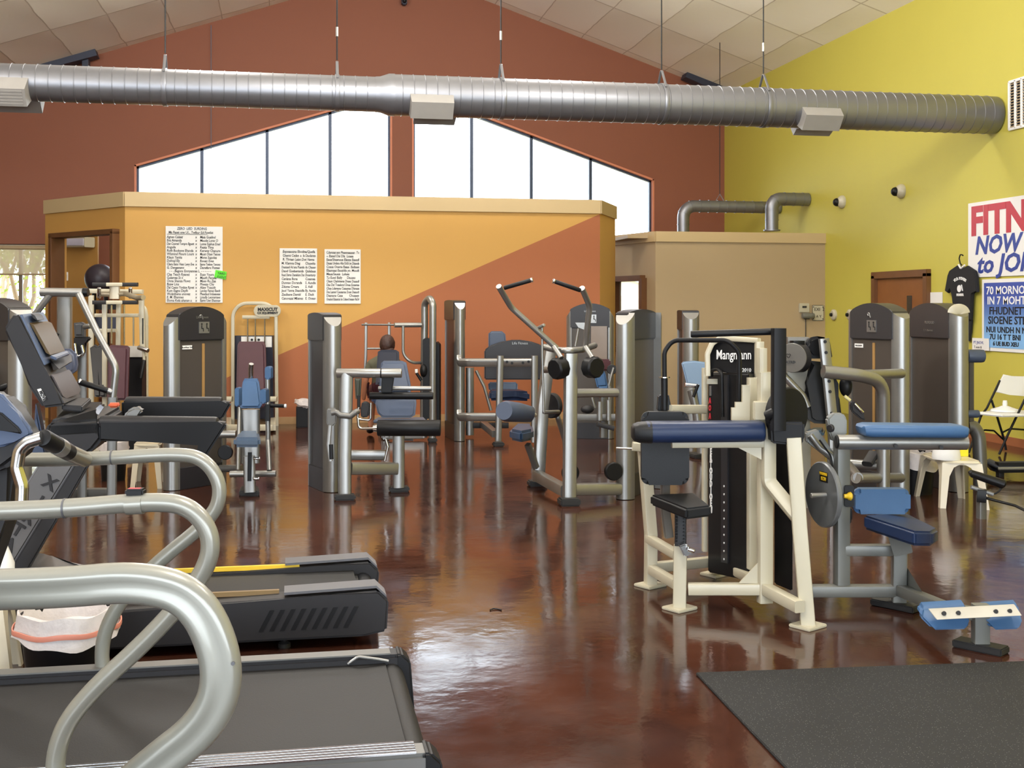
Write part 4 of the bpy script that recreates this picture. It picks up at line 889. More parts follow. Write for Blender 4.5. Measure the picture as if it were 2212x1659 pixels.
# ================================================================ weight towers
FRONT = {}
def tower(t, pL, pR, H=1.63, drop=0.10, w=0.165, bulge=0.10, arch=0.075, head=0.26, hm=None, pm=None, placard=True, slot=True, logo=None, sill=0.0, name_tag=False, cols=(1, 1), flip=1, recess=False):
    """Selector tower: two rounded silver columns, a smoked panel and an arched head. pL and pR are the floor centres of the columns, the front faces flip * right-hand normal."""
    pL, pR = V((pL.x, pL.y, 0)), V((pR.x, pR.y, 0)); ex = (pR-pL).normalized(); n = V((ex.y, -ex.x, 0))*flip; L_ = (pR-pL).length
    hm, pm = hm or shroud, pm or shroud_l
    for c, o, on in ((pL, -ex, cols[0]), (pR, ex, cols[1])):
        if not on: continue
        b = B(); m = 9; lo, hi = [], []
        outl = [(0.0, -w/2)]+[(bulge*math.cos(R(a)), w/2*math.sin(R(a))) for a in range(-84, 85, 14)]+[(0.0, w/2)]
        for x, y in outl:
            p = c+o*(x-0.02)+n*y; lo.append(b.bm.verts.new(p+V((0, 0, sill+0.005)))); hi.append(b.bm.verts.new(p+V((0, 0, H-drop*0.25-drop*max(0, x)/bulge))))
        k = len(lo); b.bm.faces.new(list(reversed(lo)))
        for i in range(k): b.bm.faces.new((lo[i], lo[(i+1) % k], hi[(i+1) % k], hi[i]))
        for i in range(k//2): 
            j = k-1-i
            if j-i > 1: b.bm.faces.new((hi[i], hi[i+1], hi[j-1], hi[j])) if j-1 != i+1 else b.bm.faces.new((hi[i], hi[i+1], hi[j]))
        part(t, 'column', b, silver)
    tw = w*0.42
    a = pL+ex*0.0; q = pR-ex*0.0
    tb = 0.012 if recess else tw
    part(t, 'weight_shroud', B().prism([a-n*tb, q-n*tb, q+n*tw, a+n*tw], (0, 0, H-head), bev=0.004), pm)
    part(t, 'base_shroud', B().prism([a-n*(tb+.012), q-n*(tb+.012), q+n*(tw+.012), a+n*(tw+.012)], (0, 0, 0.2), bev=0.004), hm)
    tw2 = tw+0.02; tb2 = tb+0.02; pts = []
    for k in range(13):
        f = k/12; pts.append((a+(q-a)*f-n*tb2)+V((0, 0, H-drop*0.25+arch*(1-(2*f-1)**2))))
    hd = part(t, 'head_cover', B().prism([q-n*tb2+V((0, 0, H-head)), a-n*tb2+V((0, 0, H-head))]+pts, n*(tw2+tb2), bev=0.008), hm)
    fc = (a+q)/2+n*(tw2+0.003); bx = ex*flip
    if placard:
        pl = part(t, 'instruction_placard', B().box(fc+V((0, 0, H-head*0.55))+bx*0.02, ex*0.12, n*0.006, UP*0.105), silver, smooth=False)
        g = B()
        for sx_ in (-0.03, 0.03):
            c0 = fc+V((0, 0, H-head*0.55))+bx*(0.02+sx_)+n*0.004
            g.disc(c0+UP*0.032, n, 0.009, 0.003, n=10); g.bar([c0+UP*0.022, c0-UP*0.01], 0.012, 0.003, up=n); g.bar([c0-UP*0.008, c0-UP*0.008+bx*0.02], 0.009, 0.003, up=n); g.bar([c0-UP*0.01+bx*0.018, c0-UP*0.036+bx*0.02], 0.009, 0.003, up=n)
        part(pl, 'figure_print', g, charcoal, smooth=False)
        lg = B().tube([fc+V((0, 0, H-head*0.2))+bx*(-0.02), fc+V((0, 0, H-head*0.12))+bx*(-0.035), fc+V((0, 0, H-head*0.1))-bx*0.01, fc+V((0, 0, H-head*0.2))+bx*0.0, fc+V((0, 0, H-head*0.26))+bx*0.006], 0.005, 0.01, 6)
        part(hd, 'emblem', lg, silver)
    if slot: part(t, 'selector_slot', B().box(a+(q-a)*0.55+n*(tw+0.004)+V((0, 0, (H-head)/2+0.12)), ex*0.03, n*0.006, UP*(H-head-0.3)), mat('amber_slot', (150, 116, 70), 0.4) if 'amber_slot' not in MATS else MATS['amber_slot'], smooth=False)
    if name_tag:
        nt = part(t, 'machine_label', B().box(a+(q-a)*0.2+n*(tw+0.005)+V((0, 0, H-head-0.06)), ex*0.11, n*0.006, UP*0.035), white, smooth=False)
        part(nt, 'lettering', textbm('Biceps Curl' if name_tag is True else name_tag, 0.02, a+(q-a)*0.2+n*(tw+0.0095)+V((0, 0, H-head-0.066)), bx, UP, 0.002, 'CENTER'), ink, smooth=False)
    if logo: part(hd, 'lettering', textbm(logo, 0.032, fc+V((0, 0, H-head*0.3+0.02)), bx, UP, 0.002, 'CENTER'), silver, smooth=False)
    return ex, n
def foot(t, u, v, sx=0.17, sy=0.13, h=0.045, m=None, rot=0.0):
    p = floor_at(u, v); return part(t, 'foot', B().abox((p.x, p.y, h/2), sx, sy, h, rot=rot, bev=0.012), m or rubber)
def at(P, pts): return poly(P, pts)
def tubep(t, name, P, pts, r, m, fil=0.05, n=14, label=None): return part(t, name, B().tube(poly(P, pts), r, fil, n), m, label)
def barp(t, name, P, pts, w, h, m, up=None, fil=0.0): return part(t, name, B().bar(poly(P, pts), w, h, up, fil, 0.014), m)
def roll(t, name, P, p0, p1, r, m, e=0.3): return part(t, name, B().caps(P(*p0), P(*p1), r, e), m)
# ---------------------------------------------------------------- blue-seat curl machine beside the big list
b0 = floor_at(540, 1066); t = thing('curl_machine', 'blue seated machine with narrow pedestal, dark tower under largest list', 'gym machine', b0, 'strength machines')
tower(t, W(372, 900, 10.42), W(471, 900, 10.86), 1.6, name_tag='Row/Rear Delt', logo='Life Fitness')
P = K(10.05); Q = lambda u, v, dd=0.0: P(460+u/3.53, 620+v/3.53, dd)
part(t, 'foot', B().prism([floor_at(516, 1072), floor_at(561, 1072), floor_at(558, 1060), floor_at(520, 1060)], (0, 0, 0.045), bev=0.01), rubber)
part(t, 'pedestal', B().bar([P(540, 1062, 0.02), P(538, 985, 0.02)], 0.1, 0.1, up=EY, r=0.02), silver)
part(t, 'adjuster_slot', B().bar([Q(282, 1260, -0.045), Q(278, 1480, -0.045)], 0.035, 0.012, up=EY), black)
part(t, 'seat', B().prism([W(504, 945, 9.72), W(563, 945, 9.72), W(559, 930, 10.25), W(517, 930, 10.25)], (0, 0, -0.085), bev=0.025, seg=4), navy if False else mat('steel_blue_vinyl', (68, 86, 108), 0.36, 0, 0.05, 10))
part(t, 'chest_pad', B().prism(poly(P, [(527, 818, .5), (554, 818, .5), (558, 826, .5), (565, 874, .42), (560, 882, .41), (519, 882, .41), (515, 874, .42), (523, 826, .5)]), FWD*0.07, bev=-0.022, seg=4), blue)
part(t, 'pad_post', B().bar([P(541, 884, 0.55), P(541, 1000, 0.55)], 0.17, 0.1, up=EY, r=0.03), silver)
tubep(t, 'chrome_handle', P, [(542, 818, .55), (542, 795, .52), (543, 786, .5)], 0.022, chrome, 0)
part(t, 'swing_arm', B().tube(poly(P, [(578, 818, 0.4), (579, 950, 0.4), (582, 1016, 0.3)]), 0.022, 0.02), silver)
part(t, 'arm_sleeve', B().bar([P(578, 873, 0.39), P(578, 909, 0.39)], 0.045, 0.05, up=EY), black)
part(t, 'arm_pad', B().prism(poly(P, rr(572, 792, 585, 820, 4)), FWD*0.1, bev=-0.01), blue)
part(t, 'arm_pad', B().prism(poly(P, rr(562, 841, 574, 872, 4)), FWD*0.14, bev=-0.01), blue)
part(t, 'arm_pad', B().prism(poly(P, rr(507, 838, 516, 878, 3)), FWD*0.12, bev=-0.01), blue)
gr = tubep(t, 'side_handle', P, [(583, 876, .4), (617, 877, .38)], 0.017, black, 0); part(gr, 'handle_tip', B().caps(P(614, 877, .38), P(619, 877, .38), 0.018), white)
part(t, 'cross_tube', B().tube(poly(P, [(497, 1024, 0.3), (596, 1023, 0.3)]), 0.029, 0), silver)
part(t, 'base_tube', B().tube([P(475, 1012, 0.7), P(522, 1012, 0.6)], 0.034, 0), silver)
part(t, 'link_tube', B().tube([P(470, 938, 0.6), P(510, 938, 0.6)], 0.036, 0), silver)
part(t, 'side_post', B().tube(poly(P, [(514, 1015, 0.35), (518, 880, 0.5)]), 0.02, 0), silver)
part(t, 'pulley', B().disc(P(487, 977, 0.5), FWD, 0.068, 0.04, 0.006), black)
part(t, 'adjust_pin', B().caps(P(548, 990, -0.05), P(562, 990, -0.05), 0.012), chrome); part(t, 'adjust_pin', B().caps(P(548, 1034, -0.05), P(560, 1034, -0.05), 0.014), chrome)
# ---------------------------------------------------------------- cream machine with maroon back against the partition
P = K(16.0); C_ = lambda u, v, dd=0.0: P(460+u/3.53, 620+v/3.53, dd)
b0 = floor_at(550, 921); b0 = V((b0.x, 16.2, 0)); t = thing('chest_machine', 'cream framed machine with maroon backrest and oval sign at the partition', 'gym machine', b0, 'strength machines')
zf = 922
part(t, 'frame', B().bar(poly(P, [(503, zf-2), (503, 655), (596, 655), (598, zf-2)]), 0.05, 0.05, up=EY, fil=0.2, r=0.012), cream)
part(t, 'crossbar', B().bar(poly(P, [(524, 685), (583, 685)]), 0.05, 0.04, up=EY), cream)
for u in (535, 551.5, 572): part(t, 'guide_rod', B().cone(P(u, 686), P(u, 760), 0.011, 0.011, 8), chrome)
part(t, 'weight_shroud', B().prism(poly(P, [(507, 725, .05), (589, 725, .05), (591, 905, .05), (505, 905, .05)]), FWD*0.16), mat('dark_navy_shroud', (36, 38, 52), 0.4))
pl = part(t, 'instruction_placard', B().prism(poly(P, [(521, 727, .03), (587, 727, .03), (587, 750, .03), (521, 750, .03)]), FWD*0.01), white)
g = B()
for u in (544, 559): g.disc(P(u, 734, .025), FWD, 0.018, 0.004, n=10).bar([P(u, 738, .025), P(u, 747, .025)], 0.03, 0.004, up=EY).bar([P(u, 746, .025), P(u+5, 746, .025)], 0.02, 0.004, up=EY)
part(pl, 'figure_print', g, ink, smooth=False)
sg = part(t, 'sign_plate', B().prism(poly(P, rr(549, 659, 607, 684, 12, 8)), FWD*-0.03, bev=-0.006), cream)
part(sg, 'lettering', join(textbm('MAXICUT', 0.062, P(578, 671.5, -.034), RIGHT, UP, 0.003, 'CENTER', 0, 0.003), textbm('CX EQUIPMENT', 0.04, P(578, 678, -.034), RIGHT, UP, 0.003, 'CENTER', 0, 0.002)), ink, smooth=False)
part(t, 'backrest', B().prism(poly(P, [(516, 738, -.25), (568, 738, -.25), (572, 745, -.27), (575, 845, -.45), (509, 845, -.45), (512, 745, -.27)]), FWD*0.09, bev=-0.03, seg=4), maroon)
part(t, 'seat', B().prism([P(512, 866, -.85), P(572, 866, -.85), P(574, 858, -.4), (P(510, 858, -.4))], (0, 0, -0.09), bev=0.02), maroon)
part(t, 'seat_post', B().bar([P(542, 872, -.6), V((P(542, 872, -.6).x, P(542, 872, -.6).y, 0.05))], 0.09, 0.09, up=EY), cream)
for u in (494, 590):
    part(t, 'arm_bracket', B().bar([P(u-6, 862, -.3), P(u+8, 862, -.3)], 0.07, 0.1, up=EY, r=0.02), cream)
    part(t, 'base_rail', B().bar([V((P(u, 900, -.9).x, P(u, 900, -.9).y, 0.07)), V((P(u, 900, 0.1).x, P(u, 900, 0.1).y, 0.07))], 0.07, 0.08), cream)
part(t, 'base_rail', B().bar([V((P(494, 900, -.9).x, P(494, 900, -.9).y, 0.07)), V((P(590, 900, -.9).x, P(590, 900, -.9).y, 0.07))], 0.07, 0.08), cream)
lb = lined_bin('small black bin with clear crinkled liner at the orange sweep', V((W(662, 915, 15.9).x, W(662, 915, 15.9).y, 0)), 0.15, 0.27, 0.05, band=False)
bx_ = [o for o in lb.children if o.name.startswith('bin')][0]
# square body
bpy.data.objects.remove(bx_)
c = V((W(662, 915, 15.9).x, W(662, 915, 15.9).y, 0)); part(lb, 'bin', B().prism([c+V((-0.14, -0.12, 0)), c+V((0.14, -0.12, 0)), c+V((0.14, 0.12, 0)), c+V((-0.14, 0.12, 0))], (0, 0, 0.28), bev=0.012), black)
lg = [o for o in lb.children if o.name.startswith('bag')][0]
for v in lg.data.vertices: v.co.z += 0.09
# ---------------------------------------------------------------- leg curl machine with rollers
b0 = floor_at(743, 1078); t = thing('leg_curl_machine', 'leg curl machine with two black rollers and slate pads', 'gym machine', b0, 'strength machines')
tower(t, W(684, 900, 10.7), W(718, 900, 10.32), 1.6, placard=False, slot=False, flip=-1, hm=shroud, pm=shroud, arch=0.02)
P = K(9.95)
foot(t, 745, 1079, 0.18, 0.13); foot(t, 862, 1061, 0.18, 0.13)
part(t, 'front_post', B().bar([V((P(745, 1070).x, P(745, 1070).y, 0.04)), P(745, 985, 0.02), P(749, 806, 0.06)], 0.112, 0.1, up=EY, r=0.035), silver)
part(t, 'pedestal', B().bar([V((W(861, 1055, 10.3).x, W(861, 1055, 10.3).y, 0.04)), W(861, 930, 10.3)], 0.105, 0.09, up=EY, r=0.03), silver)
part(t, 'beam', B().bar([P(756, 1012, 0.05), P(856, 1012, 0.3)], 0.09, 0.105, r=0.02), silver)
part(t, 'beam', B().bar([P(750, 983, 0.5), P(835, 983, 0.55)], 0.08, 0.09, r=0.02), silver)
ta_ = part(t, 'top_arm', B().caps(P(727, 806, 0.05), P(868, 806, 0.05), 0.041, 0.15), silver)
part(ta_, 'arm_collar', B().cone(P(822, 806, 0.05), P(825, 806, 0.05), 0.043, 0.043, 24), charcoal)
part(t, 'roller_bracket', B().prism(poly(P, [(824, 814, .08), (851, 814, .08), (846, 848, .08), (823, 848, .08)]), FWD*0.05, bev=0.006), black)
part(t, 'roller_shaft', B().caps(P(817, 839, 0.15), P(932, 839, 0.15), 0.02, 0.2), silver)
roll(t, 'thigh_roller', P, (798, 855, 0.12), (936, 855, 0.12), 0.032, black)
part(t, 'backrest', B().prism(poly(P, [(828, 780, .9), (868, 780, .9), (877, 784, .9), (887, 835, .8), (886, 850, .78), (818, 850, .78), (820, 800, .87), (823, 784, .9)]), FWD*0.08, bev=-0.025, seg=4), slate)
part(t, 'leg_pad', B().prism(poly(P, [(812, 862, .45), (898, 862, .45), (899, 872, .44), (896, 897, .4), (886, 903, .4), (826, 903, .4), (815, 893, .4), (810, 872, .44)]), FWD*0.06, bev=-0.02, seg=4), slate)
part(t, 'seat_plate', B().prism([W(806, 907, 10.2), W(922, 907, 10.2), W(916, 901, 10.75), W(815, 901, 10.75)], (0, 0, -0.03), bev=0.008), slate)
roll(t, 'ankle_roller', P, (815, 924.5, -0.05), (952, 924.5, -0.05), 0.07, black, 0.15)
part(t, 'roller_pin', B().tube(poly(P, [(773, 903, 0), (775, 921, 0), (780, 926, 0), (818, 925, -0.05)]), 0.012, 0.03), chrome)
part(t, 'roller_hub', B().cone(P(806, 925, -.05), P(815, 925, -.05), 0.028, 0.034), chrome)
part(t, 'loop_bracket', B().tube(poly(P, [(775, 880, 0), (772, 905, 0), (800, 908, 0), (801, 870, 0)]), 0.01, 0.02), chrome)
part(t, 'cam', B().prism(poly(P, [(782, 868, -.02), (794, 868, -.02), (799, 880, -.02), (795, 901, -.02), (780, 903, -.02), (778, 885, -.02)]), FWD*0.07, bev=0.01), charcoal)
part(t, 'lever_arm', B().tube(poly(P, [(716, 892, -.02), (726, 890, -.02), (735, 897, -.02), (757, 899, -.02), (768, 890, -.02), (774, 888, 0)]), 0.026, 0.02), silver_d)
part(t, 'lever_bracket', B().prism(poly(P, [(706, 882, -.03), (727, 882, -.03), (726, 915, -.03), (718, 922, -.03), (705, 918, -.03)]), FWD*0.05, bev=0.01), silver_d)
part(t, 'release_bar', B().bar(poly(P, [(713, 918, -.03), (709, 960, -.03), (714, 996, -.03)]), 0.035, 0.03, up=EY), silver)
part(t, 'release_grip', B().bar(poly(P, [(715, 960, -.045), (716, 992, -.045)]), 0.035, 0.02, up=EY, r=0.014), black)
part(t, 'seat_lever', B().tube(poly(P, [(833, 948, .2), (838, 965, .2), (831, 995, .2)]), 0.012, 0.02), chrome)
# ---------------------------------------------------------------- machine in use by the person
dm = 14.1; P = K(dm); Z = lambda u, v, dd=0.0: P(760+u/5.925, 620+v/5.925, dd)
b0 = floor_at(934, 955); t = thing('press_machine', 'silver hooped press machine with dark navy backrest in use by the person', 'gym machine', b0, 'strength machines')
part(t, 'hoop', B().tube([V((P(934, 953).x, P(934, 953).y, 0.03)), P(935, 700), P(935, 655), P(928, 643, .1), P(917, 655, .2), P(917, 700, .2), P(915, 860, .2), V((P(915, 900, .2).x, P(915, 900, .2).y, 0.03))], 0.043, 0.09, 18), silver)
foot(t, 934, 955, 0.11, 0.11, 0.05)
part(t, 'weight_shroud', B().prism(poly(P, rr(913, 731, 929, 905, 5)), FWD*0.3, bev=0.006), black)
part(t, 'weight_shroud', B().prism(poly(P, [(942, 738, .15), (949, 745, .15), (949, 920, .15), (942, 920, .15)]), FWD*0.35, bev=0.006), black)
part(t, 'upper_arm_bar', B().tube([Z(545, 487), Z(890, 485, .1)], 0.03, 0), silver)
part(t, 'pivot_rod', B().tube([Z(130, 482, .5), Z(550, 484, .3)], 0.012, 0), silver)
part(t, 'press_frame', B().bar([Z(182, 455, .5), Z(180, 760, .5), Z(172, 1080, .5)], 0.037, 0.037, up=EY), silver)
part(t, 'press_frame', B().bar([Z(478, 455, .5), Z(478, 720, .5)], 0.037, 0.037, up=EY), silver)
part(t, 'press_frame', B().tube([Z(185, 788, .5), Z(400, 788, .5)], 0.014, 0), silver)
part(t, 'link_tube', B().tube([Z(656, 500), Z(656, 870), Z(760, 970), Z(890, 970, .1)], 0.018, 0.16), silver)
part(t, 'backrest', B().prism([Z(330, 830), Z(370, 806), Z(560, 806), Z(600, 835), Z(610, 1250, -.12), Z(300, 1250, -.12)], FWD*0.08, bev=-0.025, seg=4), mat('midnight_vinyl', (22, 26, 44), 0.45, 0, 0.06, 12, spec=0.3))
hd_ = part(t, 'side_grip', B().tube([Z(828, 1100), Z(890, 1200)], 0.018, 0), black); part(hd_, 'grip_tip', B().caps(Z(826, 1050), Z(828, 1100), 0.019), white)
part(t, 'roller_pad', B().ball(Z(918, 1070), 0.045, 0.06, 0.08), black)
part(t, 'arm_pad', B().prism([Z(30, 1170), Z(120, 1170), Z(105, 1425), Z(45, 1435)], FWD*0.08, bev=-0.02), mat('dark_olive_vinyl', (58, 62, 52), 0.45))
part(t, 'pad_joint', B().bar([Z(88, 1390), Z(90, 1560)], 0.04, 0.05, up=EY), charcoal)
sp0 = P(833, 880, .25)
part(t, 'seat', B().abox((sp0.x, sp0.y+0.05, 0.5), 0.36, 0.42, 0.08, bev=0.025), navy)
part(t, 'seat_post', B().abox((sp0.x, sp0.y+0.05, 0.24), 0.1, 0.1, 0.46, bev=0.01), silver)
part(t, 'base_beam', B().bar([V((sp0.x, sp0.y-0.1, 0.06)), V((sp0.x, sp0.y+0.75, 0.06))], 0.08, 0.1), silver)
part(t, 'base_beam', B().bar([V((P(915, 900, .2).x, P(915, 900, .2).y, 0.07)), V((sp0.x, P(915, 900, .2).y, 0.07))], 0.08, 0.1), silver)
part(t, 'back_post', B().bar([V((sp0.x, sp0.y-0.2, 0.05)), V((P(838, 800, .06).x, P(838, 800, .06).y, 1.05))], 0.07, 0.06, up=EY), silver)
part(t, 'foot_rest', B().tube([P(893, 950, .2), P(860, 951, .2)], 0.012, 0), silver)
# the person, seated, seen from behind
ps = V((sp0.x, sp0.y+0.02, 0)); hx = P(837, 745, .28); yb = hx.y
t = thing('person', 'person with brown hair seated facing away, head above the navy backrest', 'person', ps)
bm = bmesh.new(); vs = []
def jv(p): v = bm.verts.new(V(p)); vs.append(v); return v
cx = hx.x; zt = 0.54
tx = cx-.035
J = [((tx, yb, zt+.08), .15, .12), ((tx, yb, zt+.26), .135, .11), ((tx, yb, zt+.40), .14, .10), ((cx, yb+.01, zt+.5), .10, .08), ((cx, yb+.03, zt+.58), .052, .052), ((cx, yb+.05, hx.z), .07, .085)]
rad = []; prev = None; es = []
def chain(pts, start=None):
    p = start
    for q, a, b_2 in pts:
        v = jv(q); rad.append((a, b_2))
        if p is not None: bm.edges.new((p, v))
        p = v
        es.append(v)
    return p
chain(J); sh_, pel = vs[2], vs[0]
for sg_ in (-1, 1):
    chain([((tx+sg_*.16, yb, zt+.385), .06, .06), ((tx+sg_*.235, yb+.0, zt+.22), .045, .045), ((tx+sg_*.25, yb+.08, zt+.02), .036, .036), ((tx+sg_*.25, yb+.12, zt-.06), .03, .022)], sh_)
    chain([((cx+sg_*.1, yb+.08, zt+.06), .09, .085), ((cx+sg_*.16, yb+.44, zt+.05), .065, .065), ((cx+sg_*.17, yb+.5, .26), .05, .05), ((cx+sg_*.17, yb+.5, .075), .036, .036), ((cx+sg_*.18, yb+.6, .045), .042, .03)], pel)
me = bpy.data.meshes.new('body'); bm.to_mesh(me); bm.free()
o = bpy.data.objects.new('body', me); COL.objects.link(o)
md = o.modifiers.new('skin', 'SKIN'); md.use_smooth_shade = True
for i, v in enumerate(me.skin_vertices[0].data): v.radius = rad[i]; v.use_root = (i == 0)
o.modifiers.new('sub', 'SUBSURF').levels = 2; o.modifiers['sub'].render_levels = 2
bpy.context.view_layer.update()
m2_ = bpy.data.meshes.new_from_object(o.evaluated_get(bpy.context.evaluated_depsgraph_get())); bpy.data.objects.remove(o)
b = B(); b.bm.from_mesh(m2_); 
def shell(src, keep, off, name, m):                    # clothing that follows the body
    q = B(); q.bm.from_mesh(src); 
    bmesh.ops.delete(q.bm, geom=[f for f in q.bm.faces if not keep(f.calc_center_median())], context='FACES')
    q.bm.normal_update()
    for v in q.bm.verts: v.co += v.normal*off
    return part(t, name, q, m)
b.ball((cx, yb+.045, hx.z+.005), .08, .1, .112, 3)
for sg_ in (-1, 1): b.ball((cx+sg_*.081, yb+.06, hx.z-.01), .016, .022, .032, 2)
b.ball((cx, yb+.146, hx.z-.01), .016, .022, .026, 2); b.ball((cx, yb+.135, hx.z-.055), .026, .012, .01, 2)
for sg_ in (-1, 1): b.ball((cx+sg_*.032, yb+.132, hx.z+.012), .015, .012, .01, 2)
me = bpy.data.meshes.new('body'); b.bm.to_mesh(me); b.bm.free()
o = bpy.data.objects.new('body', me); COL.objects.link(o)
md = o.modifiers.new('remesh', 'REMESH'); md.mode = 'VOXEL'; md.voxel_size = 0.009; md.use_smooth_shade = True
md = o.modifiers.new('smooth', 'SMOOTH'); md.iterations = 2
bpy.context.view_layer.update()
m3_ = bpy.data.meshes.new_from_object(o.evaluated_get(bpy.context.evaluated_depsgraph_get())); bpy.data.objects.remove(o)
b = B(); b.bm.from_mesh(m3_)
part(t, 'body', b, skin)
shell(m2_, lambda p: zt+.0 < p.z < zt+.535 and abs(p.x-tx) < .26 and (p.z > zt+.24 or abs(p.x-tx) < .17) and p.y < yb+.2, 0.014, 'shirt', mat('olive_shirt', (82, 80, 62), 0.85))
shell(m2_, lambda p: p.z < zt+.17 and p.z > zt-.08 and p.y < yb+.42 and abs(p.x-cx) < .26 and p.z > .4, 0.016, 'shorts', clothm)
shell(m2_, lambda p: p.z < 0.11, 0.012, 'shoe', black)
hr_ = B().ball((cx, yb+.03, hx.z+.008), .096, .108, .122, 4)
rnd = random.Random(4)
for v in hr_.bm.verts: 
    if v.co.y > yb+.1 and v.co.z < hx.z+.07: v.co.y = yb+.09
    v.co += V((rnd.uniform(-1, 1), rnd.uniform(-1, 1), 0))*.003
part(t, 'hair', hr_, hair)
part(t, 'hair_bun', B().ball((cx+.02, yb-.03, hx.z-.09), .07, .05, .07, 3), hair)
# ---------------------------------------------------------------- machine with the arched shroud back, middle
b0 = floor_at(992, 956); t = thing('leg_press_machine', 'machine with arched dark shroud and double silver rails, middle of the hall', 'gym machine', b0, 'strength machines')
P = K(14.0); Z = lambda u, v, dd=0.0: P(920+u/3.13, 580+v/3.13, dd)
tower(t, W(972, 900, 14.75), W(993, 900, 14.2), 1.74, placard=False, slot=False, flip=-1, hm=shroud, pm=shroud, arch=0.015, w=0.135)
part(t, 'upper_rail', B().bar([Z(225, 600), Z(225, 636, -.05), Z(290, 636, -.15), Z(735, 636, -.15)], 0.07, 0.1, up=None, fil=0.08, r=0.025), silver)
part(t, 'lower_rail', B().bar([Z(225, 970), Z(225, 1004, -.05), Z(290, 1004, -.15), Z(480, 1004, -.15)], 0.07, 0.1, fil=0.08, r=0.025), silver)
part(t, 'bolt_holes', B().disc(Z(548, 632, -.195), FWD, 0.016, 0.012, n=12).disc(Z(582, 640, -.195), FWD, 0.016, 0.012, n=12).disc(Z(656, 638, -.195), FWD, 0.016, 0.012, n=12).disc(Z(694, 630, -.195), FWD, 0.016, 0.012, n=12), black)
for u0, u1, vb in ((504, 489, 1180), (735, 733, 1175)):
    part(t, 'post', B().bar([V((Z(u1, vb, -.2).x, Z(u1, vb, -.2).y, 0.03)), Z(u0, 590, -.2)], 0.075, 0.07, up=EY, r=0.02), silver)
foot(t, 1076.5, 964, 0.13, 0.12, 0.05)
ap_ = [Z(*p) for p in ((388, 770), (388, 562), (430, 530), (500, 505), (580, 492), (640, 491), (710, 500), (780, 524), (830, 565), (830, 770))]
sh2 = part(t, 'arched_shroud', B().prism([p+FWD*.5 for p in ap_], FWD*0.1, bev=0.015), shroud)
part(sh2, 'lettering', textbm('Life Fitness', 0.045, Z(636, 513, .495), RIGHT, UP, 0.002, 'CENTER'), silver, smooth=False)
part(t, 'headrest', B().prism([p+FWD*.75 for p in (Z(414, 560), Z(414, 450), Z(435, 433), Z(510, 433), Z(535, 455), Z(545, 560))], FWD*.09, bev=-0.02), slate)
part(t, 'backrest', B().prism([Z(420, 770, .8), Z(620, 770, .8), Z(620, 830, .7), Z(425, 830, .7)], FWD*.08, bev=0.02), blue)
part(t, 'seat', B().prism([Z(425, 830, .25), Z(600, 815, .25), Z(705, 835, .3), Z(640, 815, .75), Z(430, 812, .75)], (0, 0, -0.12), bev=0.03), navy)
part(t, 'rear_column', B().bar([V((Z(297, 960, .6).x, Z(297, 960, .6).y, 0.03)), Z(297, 670, .6)], 0.1, 0.1, up=EY, r=0.03), silver)
part(t, 'lever', B().tube([Z(340, 690, .3), Z(395, 800, .3), Z(440, 960, .3)], 0.02, 0.02), silver)
part(t, 'base_beam', B().bar([Z(385, 1050, .55), Z(470, 1120, -.1)], 0.08, 0.08), silver)
part(t, 'base_beam', B().bar([Z(270, 1060, .6), Z(560, 1060, .6)], 0.08, 0.07), charcoal)
# ---------------------------------------------------------------- tall machine with the swinging arms
b0 = floor_at(1228, 1092); t = thing('pulldown_machine', 'pulldown machine with two raised bent arms and black cams', 'gym machine', b0, 'strength machines')
P = K(9.7); Z = lambda u, v, dd=0.0: P(920+u/3.13, 580+v/3.13, dd)
tower(t, W(1350, 900, 9.93), W(1411, 900, 10.5), 1.62, placard=False, slot=False, flip=-1, hm=shroud, pm=shroud_l, w=0.165, recess=True, arch=0.03)
foot(t, 1229, 1091, 0.17, 0.15, 0.06); foot(t, 1160, 1049, 0.17, 0.13, 0.05)
part(t, 'front_post', B().bar([V((W(1230, 1085, 9.68).x, W(1230, 1085, 9.68).y, 0.05)), W(1233, 764, 9.75)], 0.115, 0.1, up=EY, r=0.035), silver)
part(t, 'rear_post', B().bar([V((W(1163, 1044, 10.6).x, W(1163, 1044, 10.6).y, 0.045)), W(1172, 880, 10.65), W(1190, 745, 10.75)], 0.11, 0.11, up=EY, r=0.03), silver)
part(t, 'base_beam', B().bar([W(1160, 1027, 10.55), W(1222, 1061, 9.75)], 0.09, 0.1, r=0.02), silver)
part(t, 'base_beam', B().bar([W(1240, 1057, 9.72), W(1340, 1056, 9.9)], 0.09, 0.1, r=0.02), silver)
part(t, 'upper_beam', B().bar([W(1240, 849, 9.78), W(1342, 848, 9.92)], 0.08, 0.075, r=0.034), silver)
part(t, 'yoke', B().tube([Z(800, 530, .3), Z(862, 548, .2), Z(960, 556, .05), Z(1060, 548, .2), Z(1142, 520, .4)], 0.027, 0.06), silver)
for pts, gp, low in (([(492, 120, -.2), (575, 262, 0), (885, 540, .1)], [(528, 132, -.2), (708, 80, -.25)], [(865, 530, .05), (915, 605, -.02)]), ([(1055, 133, -.25), (1108, 255, -.05), (1088, 420, .02), (1078, 545, .1)], [(1045, 148, -.25), (872, 88, -.3)], [(1078, 530, .05), (1125, 605, -.02)])):
    am = part(t, 'swing_arm', B().tube([Z(*p) for p in pts], 0.0245, 0.12, 16), silver)
    g_ = part(am, 'hand_grip', B().caps(Z(*gp[0]), Z(*gp[1]), 0.018, 0.3), black); q0, q1 = Z(*gp[0]), Z(*gp[1])
    part(g_, 'grip_tip', B().caps(q1, q1+(q1-q0).normalized()*0.02, 0.0195), chrome)
    part(am, 'cam_link', B().tube([Z(*p) for p in low], 0.023, 0), silver)
